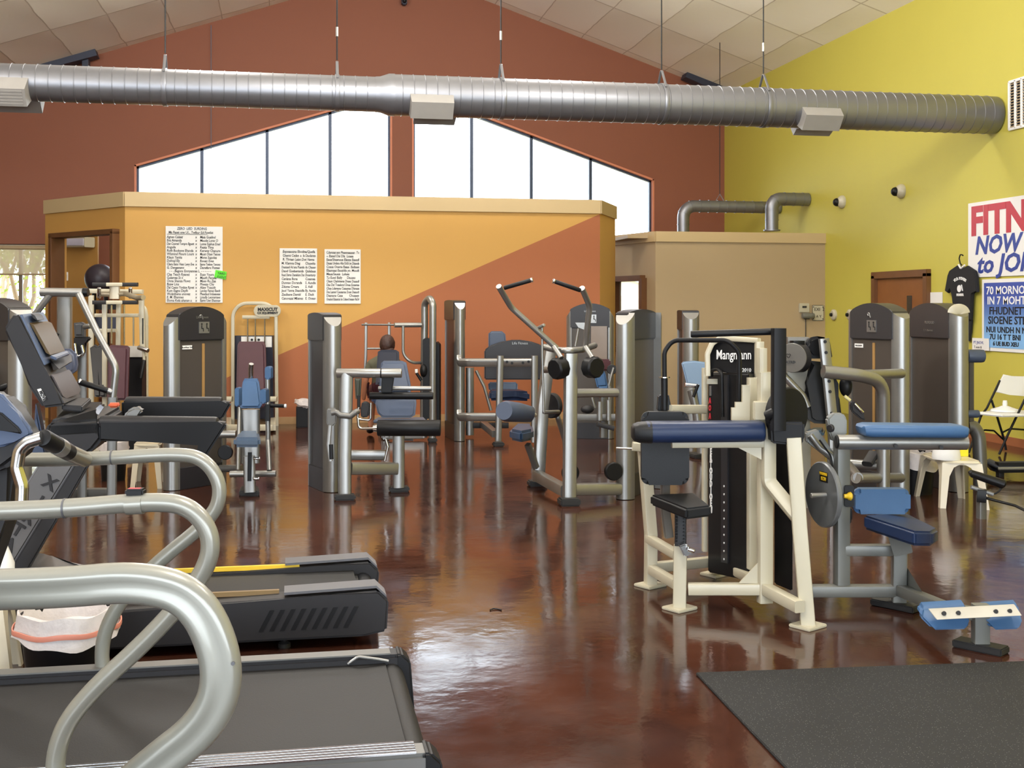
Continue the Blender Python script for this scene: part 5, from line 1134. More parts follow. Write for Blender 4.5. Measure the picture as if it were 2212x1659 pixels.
for (u, v), th in (((897, 675), 0), ((1130, 668), 0)):
    c = Z(u, v, .0); ax = (RIGHT*0.62-FWD*0.62+UP*0.1).normalized() if u < 1000 else (RIGHT*-0.75-FWD*0.6).normalized()
    if u < 1000: ax = (RIGHT*-0.75-FWD*0.65+UP*-0.1).normalized()
    else: ax = (RIGHT*0.55-FWD*0.8).normalized()
    part(t, 'cam', B().lathe(c-ax*-0.05-ax*0.11, [(0.075, 0), (0.092, 0.012), (0.092, 0.1), (0.078, 0.115)], 10, ax), black)
part(t, 'stub_axle', B().tube([Z(803, 683, .3), Z(870, 683, .1)], 0.032, 0), silver)
part(t, 'pull_rod', B().tube([Z(785, 390, .1), Z(787, 600, .1), Z(797, 970, .1)], 0.011, 0), silver)
part(t, 'rod_handle', B().caps(Z(757, 403, .1), Z(800, 382, .0), 0.014), silver); part(t, 'rod_foot', B().caps(Z(795, 972, .1), Z(900, 968, .3), 0.016), silver)
part(t, 'thigh_roller', B().sweep([Z(528, 962, -.1), Z(545, 965, -.05), Z(620, 972, .1), Z(708, 986, .3), Z(716, 988, .3)], ring(1, 22), scale=[0.075, 0.088, 0.083, 0.07, 0.062]), slate)
part(t, 'roller_shaft', B().cone(Z(715, 988, .3), Z(737, 992, .4), 0.028, 0.02), cream)
part(t, 'seat', B().prism([V((p.x, p.y, 0.56)) for p in (W(1100, 928, 10.3), W(1126, 928, 10.1), W(1153, 928, 10.3), W(1150, 926, 10.8), W(1114, 925, 10.8))], (0, 0, -0.1), bev=0.025, seg=4), mat('deep_blue_vinyl', (52, 72, 98), 0.32, 0, 0.05, 10))
part(t, 'seat_bracket', B().bar([W(1140, 960, 10.45), W(1158, 1010, 10.55)], 0.05, 0.05), silver_d)
for u, v, dd in ((1232, 1021, 10.2), (1325, 1018, 9.8)): part(t, 'pulley', B().disc(W(u, v, dd), (RIGHT*0.3-FWD).normalized(), 0.078, 0.05, 0.008), black)
part(t, 'swing_joint', B().disc(W(1192, 876, 10.9), (RIGHT*-0.7-FWD*0.7), 0.12, 0.06, 0.01), charcoal)
part(t, 'lower_strut', B().tube([W(1199, 880, 11), W(1206, 905, 11), W(1220, 950, 11.2), W(1222, 968, 11.2)], 0.026, 0.05), silver)
# ---------------------------------------------------------------- tower machine behind it
b0 = V((W(1275, 900, 14.4).x, W(1275, 900, 14.4).y, 0)); t = thing('abductor_machine', 'dark towered machine with light blue seat behind the pulldown machine', 'gym machine', b0, 'strength machines')
tower(t, W(1232, 900, 14.55), W(1318, 900, 14.5), 1.64, logo='Life Fitness', w=0.2, bulge=0.07, slot=False)
P = K(13.9); Z = lambda u, v, dd=0.0: P(1180+u/5.186, 640+v/5.186, dd)
part(t, 'clear_window', B().prism([Z(500, 335, .5), Z(680, 335, .5), Z(680, 725, .5), Z(500, 725, .5)], FWD*-0.01), mat('bronze_window_panel', (122, 106, 92), 0.25))
part(t, 'backrest', B().prism([Z(535, 870), Z(555, 840), Z(650, 840), Z(665, 870), Z(690, 1010), Z(570, 1020)], FWD*0.08, bev=-0.02), blue)
part(t, 'seat', B().prism([Z(575, 1030, -.4), Z(700, 1015, -.4), Z(710, 1005, .0), Z(570, 1010, 0)], (0, 0, -.07), bev=0.02), blue)
part(t, 'seat_post', B().bar([Z(640, 1040, -.2), V((Z(640, 1040, -.2).x, Z(640, 1040, -.2).y, 0.1))], 0.08, 0.08, up=EY), silver_d)
part(t, 'range_lever', B().tube([Z(700, 1000, -.1), Z(730, 880, -.1), Z(755, 800, -.1)], 0.016, 0.03), silver)
part(t, 'range_disc', B().disc(Z(735, 820, -.08), FWD, 0.06, 0.03, 0.006), charcoal)
part(t, 'weight_pad', B().abox(Z(655, 770, .2), 0.13, 0.12, 0.14, bev=0.02), maroon)
part(t, 'base_rail', B().bar([Z(345, 1355, -.3), Z(770, 1355, -.3)], 0.07, 0.08), silver_d)
part(t, 'foot_bracket', B().bar([Z(600, 1180, -.4), Z(600, 1390, -.4)], 0.05, 0.05, up=EY), silver); part(t, 'foot_bracket', B().bar([Z(700, 1160, -.4), Z(700, 1390, -.4)], 0.05, 0.05, up=EY), silver)
part(t, 'foot_plate', B().bar([Z(570, 1430, -.6), Z(760, 1480, -.6)], 0.1, 0.05), charcoal)
part(t, 'rod', B().tube([Z(510, 1130, -.2), Z(545, 1250, -.2)], 0.02, 0), silver); part(t, 'knee_pad', B().ball(Z(460, 1265, -.3), 0.08, 0.06, 0.05), charcoal)
part(t, 'top_bracket', B().prism([Z(325, 295, -.5), Z(430, 295, -.5), Z(438, 380, -.5), Z(360, 350, -.5)], FWD*0.05), silver); part(t, 'rod', B().tube([Z(360, 360, -.5), Z(325, 560, -.5)], 0.014, 0), silver)
# ---------------------------------------------------------------- side-on tower with the blue backrest in front of the beige wall
b0 = V((W(1492, 900, 14.0).x, W(1492, 900, 14.0).y, 0)); t = thing('torso_machine', 'side-on silver tower with pale blue backrest before the beige wall', 'gym machine', b0, 'strength machines')
tower(t, W(1480, 900, 14.6), W(1492, 900, 14.05), 1.62, placard=False, slot=False, w=0.2, flip=-1, hm=shroud, pm=shroud, arch=0.01)
P = K(12.6); Z = lambda u, v, dd=0.0: P(1320+u/3.319, 650+v/3.319, dd)
bl = mat('pale_blue_pad', (118, 142, 170), 0.35, 0, 0.04, 6)
part(t, 'backrest', B().prism([Z(*p) for p in ((507, 450), (520, 437), (600, 430), (685, 440), (690, 470), (690, 770), (628, 770), (622, 605), (545, 600))], FWD*0.06, bev=-0.015), bl)
part(t, 'lever_tube', B().tube([Z(575, 640, -.1), Z(605, 760, -.1), Z(640, 1000, -.1), Z(645, 1090, -.1)], 0.045, 0.03), silver)
part(t, 'lever_clamp', B().bar([Z(530, 600, -.15), Z(625, 610, -.15)], 0.06, 0.05, r=0.02), chrome); part(t, 'lever_grip', B().bar([Z(625, 600, -.2), Z(590, 690, -.2)], 0.03, 0.03, up=EY), black)
part(t, 'base_beam', B().bar([Z(400, 1175, .3), Z(660, 1175, .1)], 0.15, 0.26), silver_d)
part(t, 'pedestal', B().bar([V((Z(655, 1100, .1).x, Z(655, 1100, .1).y, 0)), Z(655, 770, .1)], 0.1, 0.1, up=EY), silver_d)
part(t, 'foot', B().abox(V((Z(655, 1100, .1).x, Z(655, 1100, .1).y, 0.02)), 0.3, 0.3, 0.04, bev=0.01), rubber)
# ================================================================ cream triceps machine
b0 = floor_at(1560, 1290); t = thing('triceps_machine', 'cream framed arm machine with long navy pad and black perforated seat post', 'gym machine', b0, 'strength machines')
def GZ(u, v, z): return G(u, v, z)
def onfloor(p, z=0.0): return V((p.x, p.y, z))
CR = cream
fA, fB, fC, fD = floor_at(1405, 1266), floor_at(1468, 1316), floor_at(1546, 1242), floor_at(1745, 1354)
dA, dB, dC, dD = 6.83, 6.31, 7.11, 5.97
exm = (fB-fA).normalized()
for f in (fA, fB, fC, fD): part(t, 'foot_plate', B().abox(f+V((0, 0, 0.008)), 0.15, 0.13, 0.016, rot=0.5, bev=0.004), CR)
eu = V((0.88, -0.47, 0))
part(t, 'front_leg', B().bar([onfloor(fA, 0.01), W(1406, 1153, dA), W(1390, 960, dA)], 0.065, 0.075, up=EY), CR)
part(t, 'seat_leg', B().bar([onfloor(fB, 0.01), W(1470, 1178, dB)], 0.072, 0.072, up=(0.35, 0.94, 0)), CR)
part(t, 'back_leg', B().bar([onfloor(fC, 0.01), onfloor(fC, 0.22)], 0.065, 0.065), CR)
pE = W(1652, 1262, 6.22)
part(t, 'mast', B().bar([onfloor(pE, 0.06), W(1653, 812, 6.22), W(1653, 812, 6.22)+UP*0.02], 0.075, 0.06, up=EY), CR)
part(t, 'mast_top', B().bar([W(1645, 815, 6.24), W(1645, 752, 6.24)], 0.045, 0.06, up=EY), CR)
part(t, 'mast_plate', B().bar([onfloor(W(1629, 1230, 6.4), 0.2), W(1629, 816, 6.4)], 0.075, 0.05, up=EY), CR)
part(t, 'slant_leg', B().bar([onfloor(fD, 0.01), W(1727, 1137, 5.98), W(1714, 945, 6.0)], 0.075, 0.075, up=(0.35, 0.94, 0)), CR)
part(t, 'bent_brace', B().bar([W(1660, 925, 6.12), W(1660, 1040, 6.12), W(1724, 1118, 5.99)], 0.07, 0.055, up=EY, fil=0.05), CR)
part(t, 'base_beam', B().bar([W(1487, 1272, dB-.02), W(1648, 1272, 6.22)], 0.06, 0.062), CR)
part(t, 'base_beam', B().bar([W(1650, 1270, 6.22), W(1728, 1311, 5.9)], 0.06, 0.062), CR)
part(t, 'side_beam', B().bar([W(1402, 1163, dA), W(1463, 1199, dB+.04)], 0.05, 0.05), CR)
part(t, 'side_beam', B().bar([W(1404, 1228, dA), W(1462, 1262, dB+.04)], 0.05, 0.055), CR)
part(t, 'rear_beam', B().bar([W(1410, 1226, dA), W(1546, 1212, dC)], 0.055, 0.06), CR)
part(t, 'rear_beam', B().bar([W(1546, 1210, dC), W(1640, 1258, 6.35)], 0.055, 0.055), CR)
part(t, 'gusset', B().prism([W(1596, 1260, 6.22), W(1640, 1260, 6.22), W(1639, 1214, 6.22)], FWD*0.01), CR)
part(t, 'gusset', B().prism([W(1594, 967, 6.1), W(1645, 967, 6.1), W(1645, 993, 6.1)], FWD*0.01), CR)
part(t, 'arm_rail', B().bar([W(1451, 956, 6.12), W(1652, 955, 6.12)], 0.055, 0.055), CR)
part(t, 'arm_pad', B().sweep([W(1366, 934, 6.1), W(1370, 934, 6.1), W(1380, 934, 6.1), W(1400, 933, 6.1), W(1640, 931, 6.1), W(1646, 931, 6.1), W(1648, 931, 6.1)], rrect(0.17, 0.108, 0.045, 5), up=UP, scale=[0.5, 0.78, 0.93, 1.0, 0.98, 0.93, 0.85]), navy)
part(t, 'pad_cover', B().sweep([W(1364.5, 934, 6.1), W(1369, 934, 6.1), W(1380, 934, 6.1), W(1406, 933.5, 6.1)], rrect(0.173, 0.111, 0.047, 5), up=UP, scale=[0.5, 0.78, 0.94, 1.01]), darkvinyl)
part(t, 'chest_pad', B().prism(poly(K(6.45), rr(1386, 890, 1489, 1048, 16)), FWD*0.06, bev=-0.022, seg=4), darkvinyl)
part(t, 'pad_bracket', B().bar([W(1437, 1040, 6.53), W(1437, 1100, 6.6), W(1445, 1160, 6.62)], 0.05, 0.04, up=EY), silver_d)
part(t, 'pad_stay', B().bar([W(1437, 970, 6.52), W(1395, 970, 6.8)], 0.05, 0.04), CR)
part(t, 'adjust_pin', B().tube([W(1331, 968, 6.8), W(1390, 971, 6.8)], 0.006, 0, 8), chrome)
part(t, 'pin_bracket', B().bar([W(1366, 964, 6.8), W(1388, 966, 6.8)], 0.06, 0.05), CR)
zs = 0.60
part(t, 'seat', B().prism([G(1403, 1068, zs+.02), G(1500, 1064, zs+.02), G(1537, 1092, zs+.01), G(1482, 1099, zs)], (0, 0, -0.058), bev=0.012, seg=3), darkvinyl)
sp_ = part(t, 'seat_post', B().bar([W(1470, 1110, 6.33), W(1470, 1182, 6.31)], 0.062, 0.062, up=(0.35, 0.94, 0)), charcoal)
hl = B()
for k in range(8): hl.disc(W(1478, 1121+k*7.3, 6.25), FWD, 0.006, 0.012, n=10); hl.disc(W(1461, 1117+k*7.3, 6.29), RIGHT+FWD*-.2, 0.006, 0.012, n=10)
part(sp_, 'peg_holes', hl, black)
part(t, 'clamp', B().prism([W(1467, 1180, 6.2), W(1482, 1174, 6.2), W(1497, 1190, 6.2), W(1490, 1200, 6.2), W(1478, 1203, 6.2)], FWD*0.05, bev=0.006), chrome)
part(t, 'clamp_knob', B().caps(W(1486, 1186, 6.17), W(1500, 1191, 6.17), 0.012), chrome)
# weight stack with its lettered shroud
Pk = K(6.95); Zk = lambda u, v, dd=0.0: Pk(u, v, dd)
ws_ = part(t, 'weight_shroud', B().prism([Zk(1529, 1237, .05), Zk(1617, 1256, -.42), Zk(1617, 806, -.42), Zk(1529, 806, .05)], (RIGHT*.35+FWD*.8).normalized()*0.16, bev=0.01), blackpaint)
part(t, 'shroud_post', B().bar([onfloor(Zk(1522, 1230, .1), 0.16), Zk(1522, 795, .1)], 0.03, 0.04, up=EY), CR)
part(t, 'shroud_clip', B().box(Zk(1542, 824, -.06), RIGHT*0.085, FWD*0.02, UP*0.03), CR)
ed = (Zk(1617, 900, -.42)-Zk(1529, 900, .05)).normalized(); en_ = V((-ed.y, ed.x, 0)); en_ = en_ if en_.dot(FWD) < 0 else -en_
def onsh(u, v): f = (u-1529)/88.0; return Zk(u, v, .05-.47*f)+en_*0.004
lt = B(); 
for k, ch in enumerate('ERTOUDIOEM'): join(lt, textbm(ch, 0.05, onsh(1537, 981+k*14.0), ed, UP, 0.003, 'CENTER', 0, 0.003, 0.8))
part(ws_, 'lettering', lt, inkwhite, smooth=False)
lt = B()
for ch, v in (('A', 871), ('O', 887), ('A', 904)): join(lt, textbm(ch, 0.045, onsh(1535, v), ed, UP, 0.003, 'CENTER', 0, 0.003, 0.8))
part(ws_, 'red_lettering', lt, inkred, smooth=False)
part(ws_, 'badge', B().box(onsh(1536, 844), ed*0.022, en_*0.004, UP*0.06), silver)
part(ws_, 'selector_strip', B().prism([onsh(1562, 1214), onsh(1576, 1217), onsh(1576, 810), onsh(1562, 810)], en_*0.01), mat('dark_strip', (40, 40, 44), 0.3))
hl = B()
for k in range(10): hl.disc(onsh(1569, 1050+k*17.5)+en_*0.011, en_, 0.006, 0.004, n=10)
part(ws_, 'peg_dots', hl, inkwhite)
part(t, 'rear_shroud', B().prism([W(1673, 1262, 6.45), W(1712, 1278, 6.3), W(1712, 945, 6.3), W(1673, 945, 6.45)], (RIGHT*.2+FWD*.9)*0.14, bev=0.008), blackpaint)
sg = part(t, 'sign_board', B().prism([Zk(1534, 800, -.1), Zk(1531, 770, -.1), Zk(1537, 750, -.1), Zk(1550, 738, -.1), Zk(1560, 736, -.1), Zk(1638, 741, -.3), Zk(1638, 815, -.3), Zk(1570, 805, -.15)], FWD*0.06, bev=0.004), blackpaint)
part(sg, 'cream_border', B().bar([Zk(1529, 812, -.11), Zk(1528, 765, -.11), Zk(1538, 742, -.11), Zk(1556, 730, -.11), Zk(1640, 736, -.31)], 0.03, 0.035, up=FWD, fil=0.05), CR)
sd = (Zk(1638, 775, -.3)-Zk(1540, 775, -.1)).normalized(); so = Zk(1547, 776, -.125)
part(sg, 'lettering', textbm('Mangmann', 0.08, so, sd, UP, 0.003, 'LEFT', 0, 0.0005, 0.68), inkwhite, smooth=False)
part(sg, 'small_lettering', textbm('2010', 0.03, Zk(1603, 803, -.235), sd, UP, 0.003), inkwhite, smooth=False)
part(t, 'sign_post', B().bar([Zk(1640, 830, -.3), Zk(1640, 738, -.3)], 0.05, 0.04, up=EY), CR)
part(t, 'stack_handle', B().tube([Zk(1537, 812, -.1), Zk(1537, 800, -.12), Zk(1550, 797, -.15), Zk(1559, 806, -.2), Zk(1561, 900, -.2)], 0.011, 0.03), black)
# levers
part(t, 'lever_tube', B().tube([W(1436, 890, 6.6), W(1435, 760, 6.6), W(1452, 735, 6.6), W(1572, 735, 6.45), W(1597, 760, 6.45), W(1597, 872, 6.45)], 0.0135, 0.07), blackpaint)
lg_ = part(t, 'lever_grip', B().tube([W(1435.5, 885, 6.6), W(1435, 815, 6.6)], 0.019, 0), black)
part(lg_, 'grip_collar', B().disc(W(1435, 815, 6.6), UP, 0.033, 0.006), chrome)
part(t, 'lever_hinge', B().prism(poly(K(6.62), [(1420, 888), (1423, 855), (1445, 852), (1452, 888)]), FWD*0.06, bev=0.006), black)
part(t, 'lever_stay', B().bar([W(1445, 884, 6.62), W(1520, 884, 6.85)], 0.05, 0.05), CR)
part(t, 'overhead_grip', B().caps(W(1492, 722, 6.05), W(1680, 716, 6.0), 0.018, 0.2), black)
part(t, 'lever_post', B().bar([W(1681, 930, 5.95), W(1682, 709, 5.95)], 0.07, 0.05, up=EY), blackpaint)
part(t, 'cam_disc', B().disc(W(1699, 895, 6.12), (RIGHT*.55-FWD*.8), 0.145, 0.05, 0.008, 36), blackpaint)
part(t, 'pivot_box', B().prism([W(1665, 912, 5.98), W(1739, 912, 5.98), W(1739, 950, 5.98), W(1730, 963, 5.98), W(1668, 958, 5.98)], FWD*0.1, bev=0.012), blackpaint)
part(t, 'pivot_knob', B().caps(W(1655, 900, 5.98), W(1678, 888, 5.95), 0.028), black)
part(t, 'stepped_bracket', B().prism(poly(K(6.3), [(1580, 880), (1588, 905), (1588, 868), (1605, 872), (1605, 830), (1622, 830), (1622, 908), (1580, 908)][0:0] or [(1581, 908), (1581, 881), (1589, 881), (1589, 869), (1604, 869), (1604, 832), (1620, 832), (1620, 908)]), FWD*0.03), CR)
part(t, 'bracket_box', B().prism(poly(K(6.15), [(1631, 908), (1631, 868), (1662, 868), (1662, 908)]), FWD*0.06, bev=0.004), CR)
# ================================================================ grey preacher machine in front
b0 = floor_at(1880, 1300); t = thing('preacher_machine', 'grey enamel arm curl machine with blue seat and padded foot bar', 'gym machine', b0, 'strength machines')
GR = greysteel; d9 = 6.33; P = K(d9)
gy = P(1940, 1276)
part(t, 'base_beam', B().bar([P(1752, 1276, 0.0), P(1942, 1276, 0.0)], 0.07, 0.062), GR)
part(t, 'rear_post', B().bar([P(1818, 1270, .02), P(1818, 950, .02)], 0.075, 0.065, up=EY), GR)
part(t, 'seat_post', B().bar([onfloor(P(1941, 1300), 0.03), P(1943, 1160)], 0.075, 0.075, up=(0.3, 0.95, 0)), GR)
part(t, 'crossbar', B().bar([P(1822, 1188, .02), P(1940, 1188)], 0.06, 0.06), GR)
part(t, 'foot', B().abox(onfloor(P(1935, 1312), 0.02), 0.1, 0.26, 0.035, rot=0.55, bev=0.006), rubber)
pf = floor_at(2118, 1404); 
part(t, 'front_beam', B().bar([P(1946, 1275, -.02), W(2045, 1315, 5.75), V((pf.x-.02, pf.y+.02, 0.17))], 0.065, 0.06), GR)
part(t, 'front_leg', B().bar([V((pf.x, pf.y, 0.03)), V((pf.x, pf.y, 0.22))], 0.075, 0.06, up=(0.2, 0.98, 0)), GR)
part(t, 'foot', B().abox(V((pf.x, pf.y, 0.018)), 0.1, 0.24, 0.035, rot=0.6, bev=0.006), rubber)
part(t, 'gusset', B().prism([P(1957, 1222), P(1997, 1286, -.3), P(1957, 1272)], FWD*0.01), GR)
pt_ = part(t, 'foot_bar', B().prism([W(2006, 1316, 5.5), W(2192, 1306, 5.5), W(2208, 1330, 5.44), W(2024, 1339, 5.44)], FWD*0.012, bev=0.002), mat('pale_grey_plate', (176, 172, 162), 0.4, 0.1))
bt = B()
for u, v in ((2039, 1325), (2070, 1324), (2151, 1321), (2181, 1320)): bt.disc(W(u, v, 5.465), (FWD*-1+UP*.4), 0.01, 0.012, n=14)
part(pt_, 'bolt', bt, charcoal)
for u0, u1 in ((1987, 2096), (2117, 2210)):
    part(t, 'foot_pad', B().prism([W(u0+4, 1313, 5.56), W(u1-6, 1307, 5.56), W(u1, 1340, 5.49), W(u1-4, 1362, 5.49), W(u0+30, 1364, 5.49), W(u0, 1334, 5.54)], (FWD*.9+UP*.25)*0.07, bev=0.018, seg=4), blue)
part(t, 'seat', B().prism([W(1864, 1112, 6.15), W(1957, 1107, 6.55), W(2027, 1142, 6.05), W(2014, 1148, 5.85), W(1975, 1148, 5.8)], (0, 0, -0.075), bev=0.014, seg=3), navy)
part(t, 'seat_plate', B().bar([P(1942, 1162), P(1945, 1176, -.1)], 0.12, 0.1, up=EY), GR)
part(t, 'back_pad', B().prism([W(u, v, 6.33-(v-1111)*0.0012) for u, v in rr(1848, 1057, 1967, 1111, 12)], FWD*0.075, bev=-0.024, seg=4), blue)
part(t, 'pad_bracket', B().prism(poly(K(6.3), rr(1825, 1049, 1845, 1095, 4)), FWD*0.06, bev=0.006), black)
part(t, 'yellow_knob', B().lathe(W(1841, 1072, 6.28), [(0.014, 0), (0.024, 0.008), (0.02, 0.022), (0.014, 0.028), (0.011, 0.045)], 12, -RIGHT), yellowp)
cx_ = (RIGHT*-.45-FWD*.9).normalized()
cd = part(t, 'cam_disc', B().disc(W(1779, 1068, 6.3), (RIGHT*-.62-FWD*.5).normalized() if False else (RIGHT*-.97-FWD*.25).normalized(), 0.178, 0.03, 0.006, 44), mat('grey_cam', (112, 114, 116), 0.35, 0.3))
ca = (RIGHT*-.97-FWD*.25).normalized(); cr_ = UP.cross(ca).normalized(); cc_ = W(1779, 1068, 6.3)+ca*0.016
part(cd, 'cam_hub', B().disc(W(1768, 1070, 6.2), ca, 0.014, 0.09, 0.003), silver)
lb = part(cd, 'warning_label', B().box(cc_+cr_*0.03+UP*0.1, cr_*0.085, ca*0.003, UP*0.055), black, smooth=False)
part(lb, 'lettering', join(textbm('WARNING', 0.02, cc_+cr_*0.03+UP*0.11+ca*0.003, cr_, UP, 0.002, 'CENTER', 0, 0.001, .8), textbm('15.TH', 0.026, cc_+cr_*0.03+UP*0.082+ca*0.003, cr_, UP, 0.002, 'CENTER', 0, 0.001, .8)), yellowp, smooth=False)
part(t, 'cable', B().tube([W(1770, 950, 6.3), W(1795, 985, 6.3), W(1803, 1040, 6.28), W(1800, 1100, 6.28), W(1790, 1128, 6.28)], 0.005, 0.04, 8), black)
part(t, 'counterweight', B().prism(poly(K(6.33), [(1812, 1100), (1818, 1096), (1841, 1096), (1842, 1125), (1836, 1135), (1808, 1138), (1800, 1130)]), FWD*0.1, bev=0.012), black)
wt = part(t, 'arm_link', B().prism(poly(K(6.4), [(1742, 935), (1768, 928), (1776, 945), (1808, 985), (1812, 1010), (1805, 1000), (1752, 958), (1742, 955)]), FWD*0.05, bev=0.006), GR)
part(t, 'link_tube', B().tube([W(1750, 940, 6.38), W(1772, 968, 6.38), W(1796, 985, 6.38), W(1806, 1020, 6.38)], 0.018, 0.03), silver)
part(t, 'arm_tube', B().tube([W(1808, 955, 6.2), W(2087, 956, 6.25)], 0.04, 0, 20), silver)
part(t, 'tube_mouth', B().disc(W(1806.5, 955, 6.2), RIGHT, 0.034, 0.004, n=20), black)
part(t, 'tube_bolts', B().disc(W(1935, 963, 6.17), FWD, 0.011, 0.012, n=12).disc(W(2033, 966, 6.19), FWD, 0.011, 0.012, n=12), charcoal)
part(t, 'arm_pad', B().sweep([W(1856, 929, 6.22), W(1860, 928, 6.22), W(1872, 928, 6.22), W(2065, 930, 6.26), W(2078, 931, 6.26), W(2083, 932, 6.26)], rrect(0.2, 0.066, 0.028, 5), up=UP, scale=[0.6, 0.85, 1, 1, .9, .7]), blue)
part(t, 'upper_bracket', B().prism(poly(K(6.3), [(1788, 905), (1800, 893), (1822, 893), (1830, 905), (1830, 940), (1800, 955), (1790, 930)]), FWD*0.06, bev=0.008), GR)
part(t, 'bracket_bolt', B().disc(W(1794, 925, 6.27), RIGHT*-.8-FWD*.6, 0.022, 0.02, 0.004), charcoal)
# ================================================================ seated press with perforated upright and twin tower
b0 = floor_at(1908, 1078); b0 = W(1908, 1078, 9.4); b0.z = 0; t = thing('shoulder_machine', 'press machine with perforated upright, tall black backrest and curved silver tube', 'gym machine', b0, 'strength machines')
P = K(9.3); Z = lambda u, v, dd=0.0: P(1680+u/3.317, 650+v/3.317, dd)
tower(t, W(1852, 900, 10.5), W(1945, 900, 9.98), 1.62, flip=1, name_tag='MAGNUM', drop=.06, hm=mat('dark_head_cover', (50, 49, 51), 0.35, 0.05))
up_ = part(t, 'perforated_upright', B().bar([Z(330, 270), Z(395, 900), Z(400, 1060)], 0.09, 0.05, up=EY, fil=.05, r=0.02), silver)
part(t, 'upright_foot', B().bar([Z(400, 1050), onfloor(Z(400, 1050), 0)], 0.09, 0.06, up=EY), silver)
hl = B()
for u, v in ((333, 292), (340, 370), (362, 575), (368, 650), (380, 805)): hl.disc(Z(u+6, v, -.028), FWD, 0.013, 0.012, n=12)
part(up_, 'peg_holes', hl, black)
part(t, 'curved_tube', B().tube([Z(325, 505, -.04), Z(600, 535, 0), Z(755, 580, .1), Z(757, 900, .15), onfloor(Z(757, 1200, .15), 0.0)], 0.053, 0.42, 18), silver)
part(t, 'link_bar', B().tube([Z(610, 530, .05), Z(885, 520, .55)], 0.042, 0), silver)
hp = part(t, 'headrest', B().prism([Z(215, 300, .1), Z(235, 268, .1), Z(280, 255, .05), Z(345, 262, 0.02), Z(385, 300, 0.1), Z(398, 400, .1), Z(380, 415, .1), Z(240, 415, .1), Z(222, 340, .1)], FWD*0.1, bev=-0.03, seg=4), darkvinyl)
part(t, 'backrest', B().prism([Z(240, 430, .12), Z(395, 445, .12), Z(410, 600, .12), Z(450, 700, .12), Z(470, 860, .05), Z(380, 885, 0.05), Z(270, 880, .05), Z(225, 850, .06), Z(200, 690, .1), Z(222, 590, .12)], FWD*0.09, bev=-0.03, seg=4), darkvinyl)
part(t, 'side_pad', B().ball(Z(487, 612, .1), 0.05, 0.06, 0.085), darkvinyl)
part(t, 'seat', B().prism([Z(190, 930, -.1), Z(330, 930, -.1), Z(340, 905, .3), Z(250, 905, .3)], (0, 0, -0.06), bev=0.02), mat('teal_navy_vinyl', (36, 62, 84), 0.4))
dk = part(t, 'cam_drum', B().lathe(Z(102, 408, .1), [(0.11, 0), (0.12, 0.012), (0.12, 0.1), (0.1, 0.1)], 32, RIGHT*.9+FWD*.45), charcoal)
fn_ = (RIGHT*-.55-FWD*.83).normalized(); fr_ = UP.cross(fn_)
part(dk, 'cam_face', B().disc(Z(105, 408, -.02), fn_, 0.118, 0.012, 0.003, 36), silver_d)
part(dk, 'emblem', join(B().tube([Z(62, 385, -.04), Z(68, 378, -.04), Z(76, 386, -.04), Z(84, 378, -.04), Z(92, 386, -.04), Z(76, 415, -.04), Z(64, 392, -.04)], 0.003, 0.01, 6), textbm('MATRIX', 0.03, Z(85, 448, -.04), RIGHT, UP, .002, 'CENTER', 0, .001)), charcoal, smooth=False)
part(t, 'top_box', B().bar([Z(60, 310, .25), Z(210, 310, .25)], 0.12, 0.12), silver_d)
part(t, 'box_end', B().bar([Z(140, 285, .12), Z(140, 350, .12)], 0.1, 0.08, up=EY), black)
part(t, 'stay_plate', B().bar([Z(130, 500, .2), Z(150, 960, .2), onfloor(Z(150, 960, .2), 0)], 0.18, 0.08, up=EY), mat('grey_beige_frame', (150, 148, 138), 0.4, 0.2))
part(t, 'diagonal_arm', B().tube([Z(30, 520, .1), Z(180, 680, .1), Z(215, 760, .1)], 0.03, 0.05), silver)
rg = part(t, 'release_handle', B().prism([Z(525, 740), Z(545, 715), Z(615, 790), Z(610, 810), Z(635, 860), Z(600, 850), Z(530, 790)], FWD*0.05, bev=0.01), charcoal)
part(rg, 'handle_chrome', B().caps(Z(550, 735, -.01), Z(612, 800, -.01), 0.012), chrome); part(rg, 'handle_tip', B().caps(Z(478, 682, 0), Z(520, 715, 0), 0.014), mat('pale_yellow_tip', (214, 206, 150), 0.4))
part(t, 'base_tube', B().tube([Z(560, 1270, -.2), Z(880, 1268, .5)], 0.042, 0), silver)
part(t, 'base_tube', B().tube([Z(500, 1165, .3), Z(720, 1180, .2)], 0.04, 0), silver)
part(t, 'base_tube', B().tube([Z(500, 1170, .3), Z(575, 1265, -.2)], 0.04, 0), silver)
part(t, 'pedal_pad', B().bar([Z(640, 1170, .1), Z(690, 1090, .2)], 0.09, 0.05, r=0.02), charcoal)
# ================================================================ last tower machine at the right
b0 = W(2060, 900, 9.7); b0.z = 0; t = thing('row_machine', 'dark panelled tower with blue roller pads nearest the T-shirt', 'gym machine', b0, 'strength machines')
tower(t, W(1984, 900, 10.98), W(2071, 900, 10.32), 1.62, flip=1, placard=False, slot=False, logo=None, drop=.05, w=0.18, hm=MATS['dark_head_cover'])
P = K(10.35); Z = lambda u, v, dd=0.0: P(1680+u/3.317, 650+v/3.317, dd)
hd = [o for o in t.children if o.name.startswith('head_cover')][0]
exx = (W(2071, 900, 10.32)-W(1984, 900, 10.98)); exx.z = 0; exx.normalize()
part(hd, 'lettering', textbm('PLURDOD', 0.035, W(1997, 699, 10.68), exx, UP, 0.003, 'LEFT'), silver, smooth=False)
part(hd, 'lettering', textbm('T. T. Dormant', 0.026, W(1995, 715, 10.69), exx, UP, 0.003, 'LEFT'), silver, smooth=False)
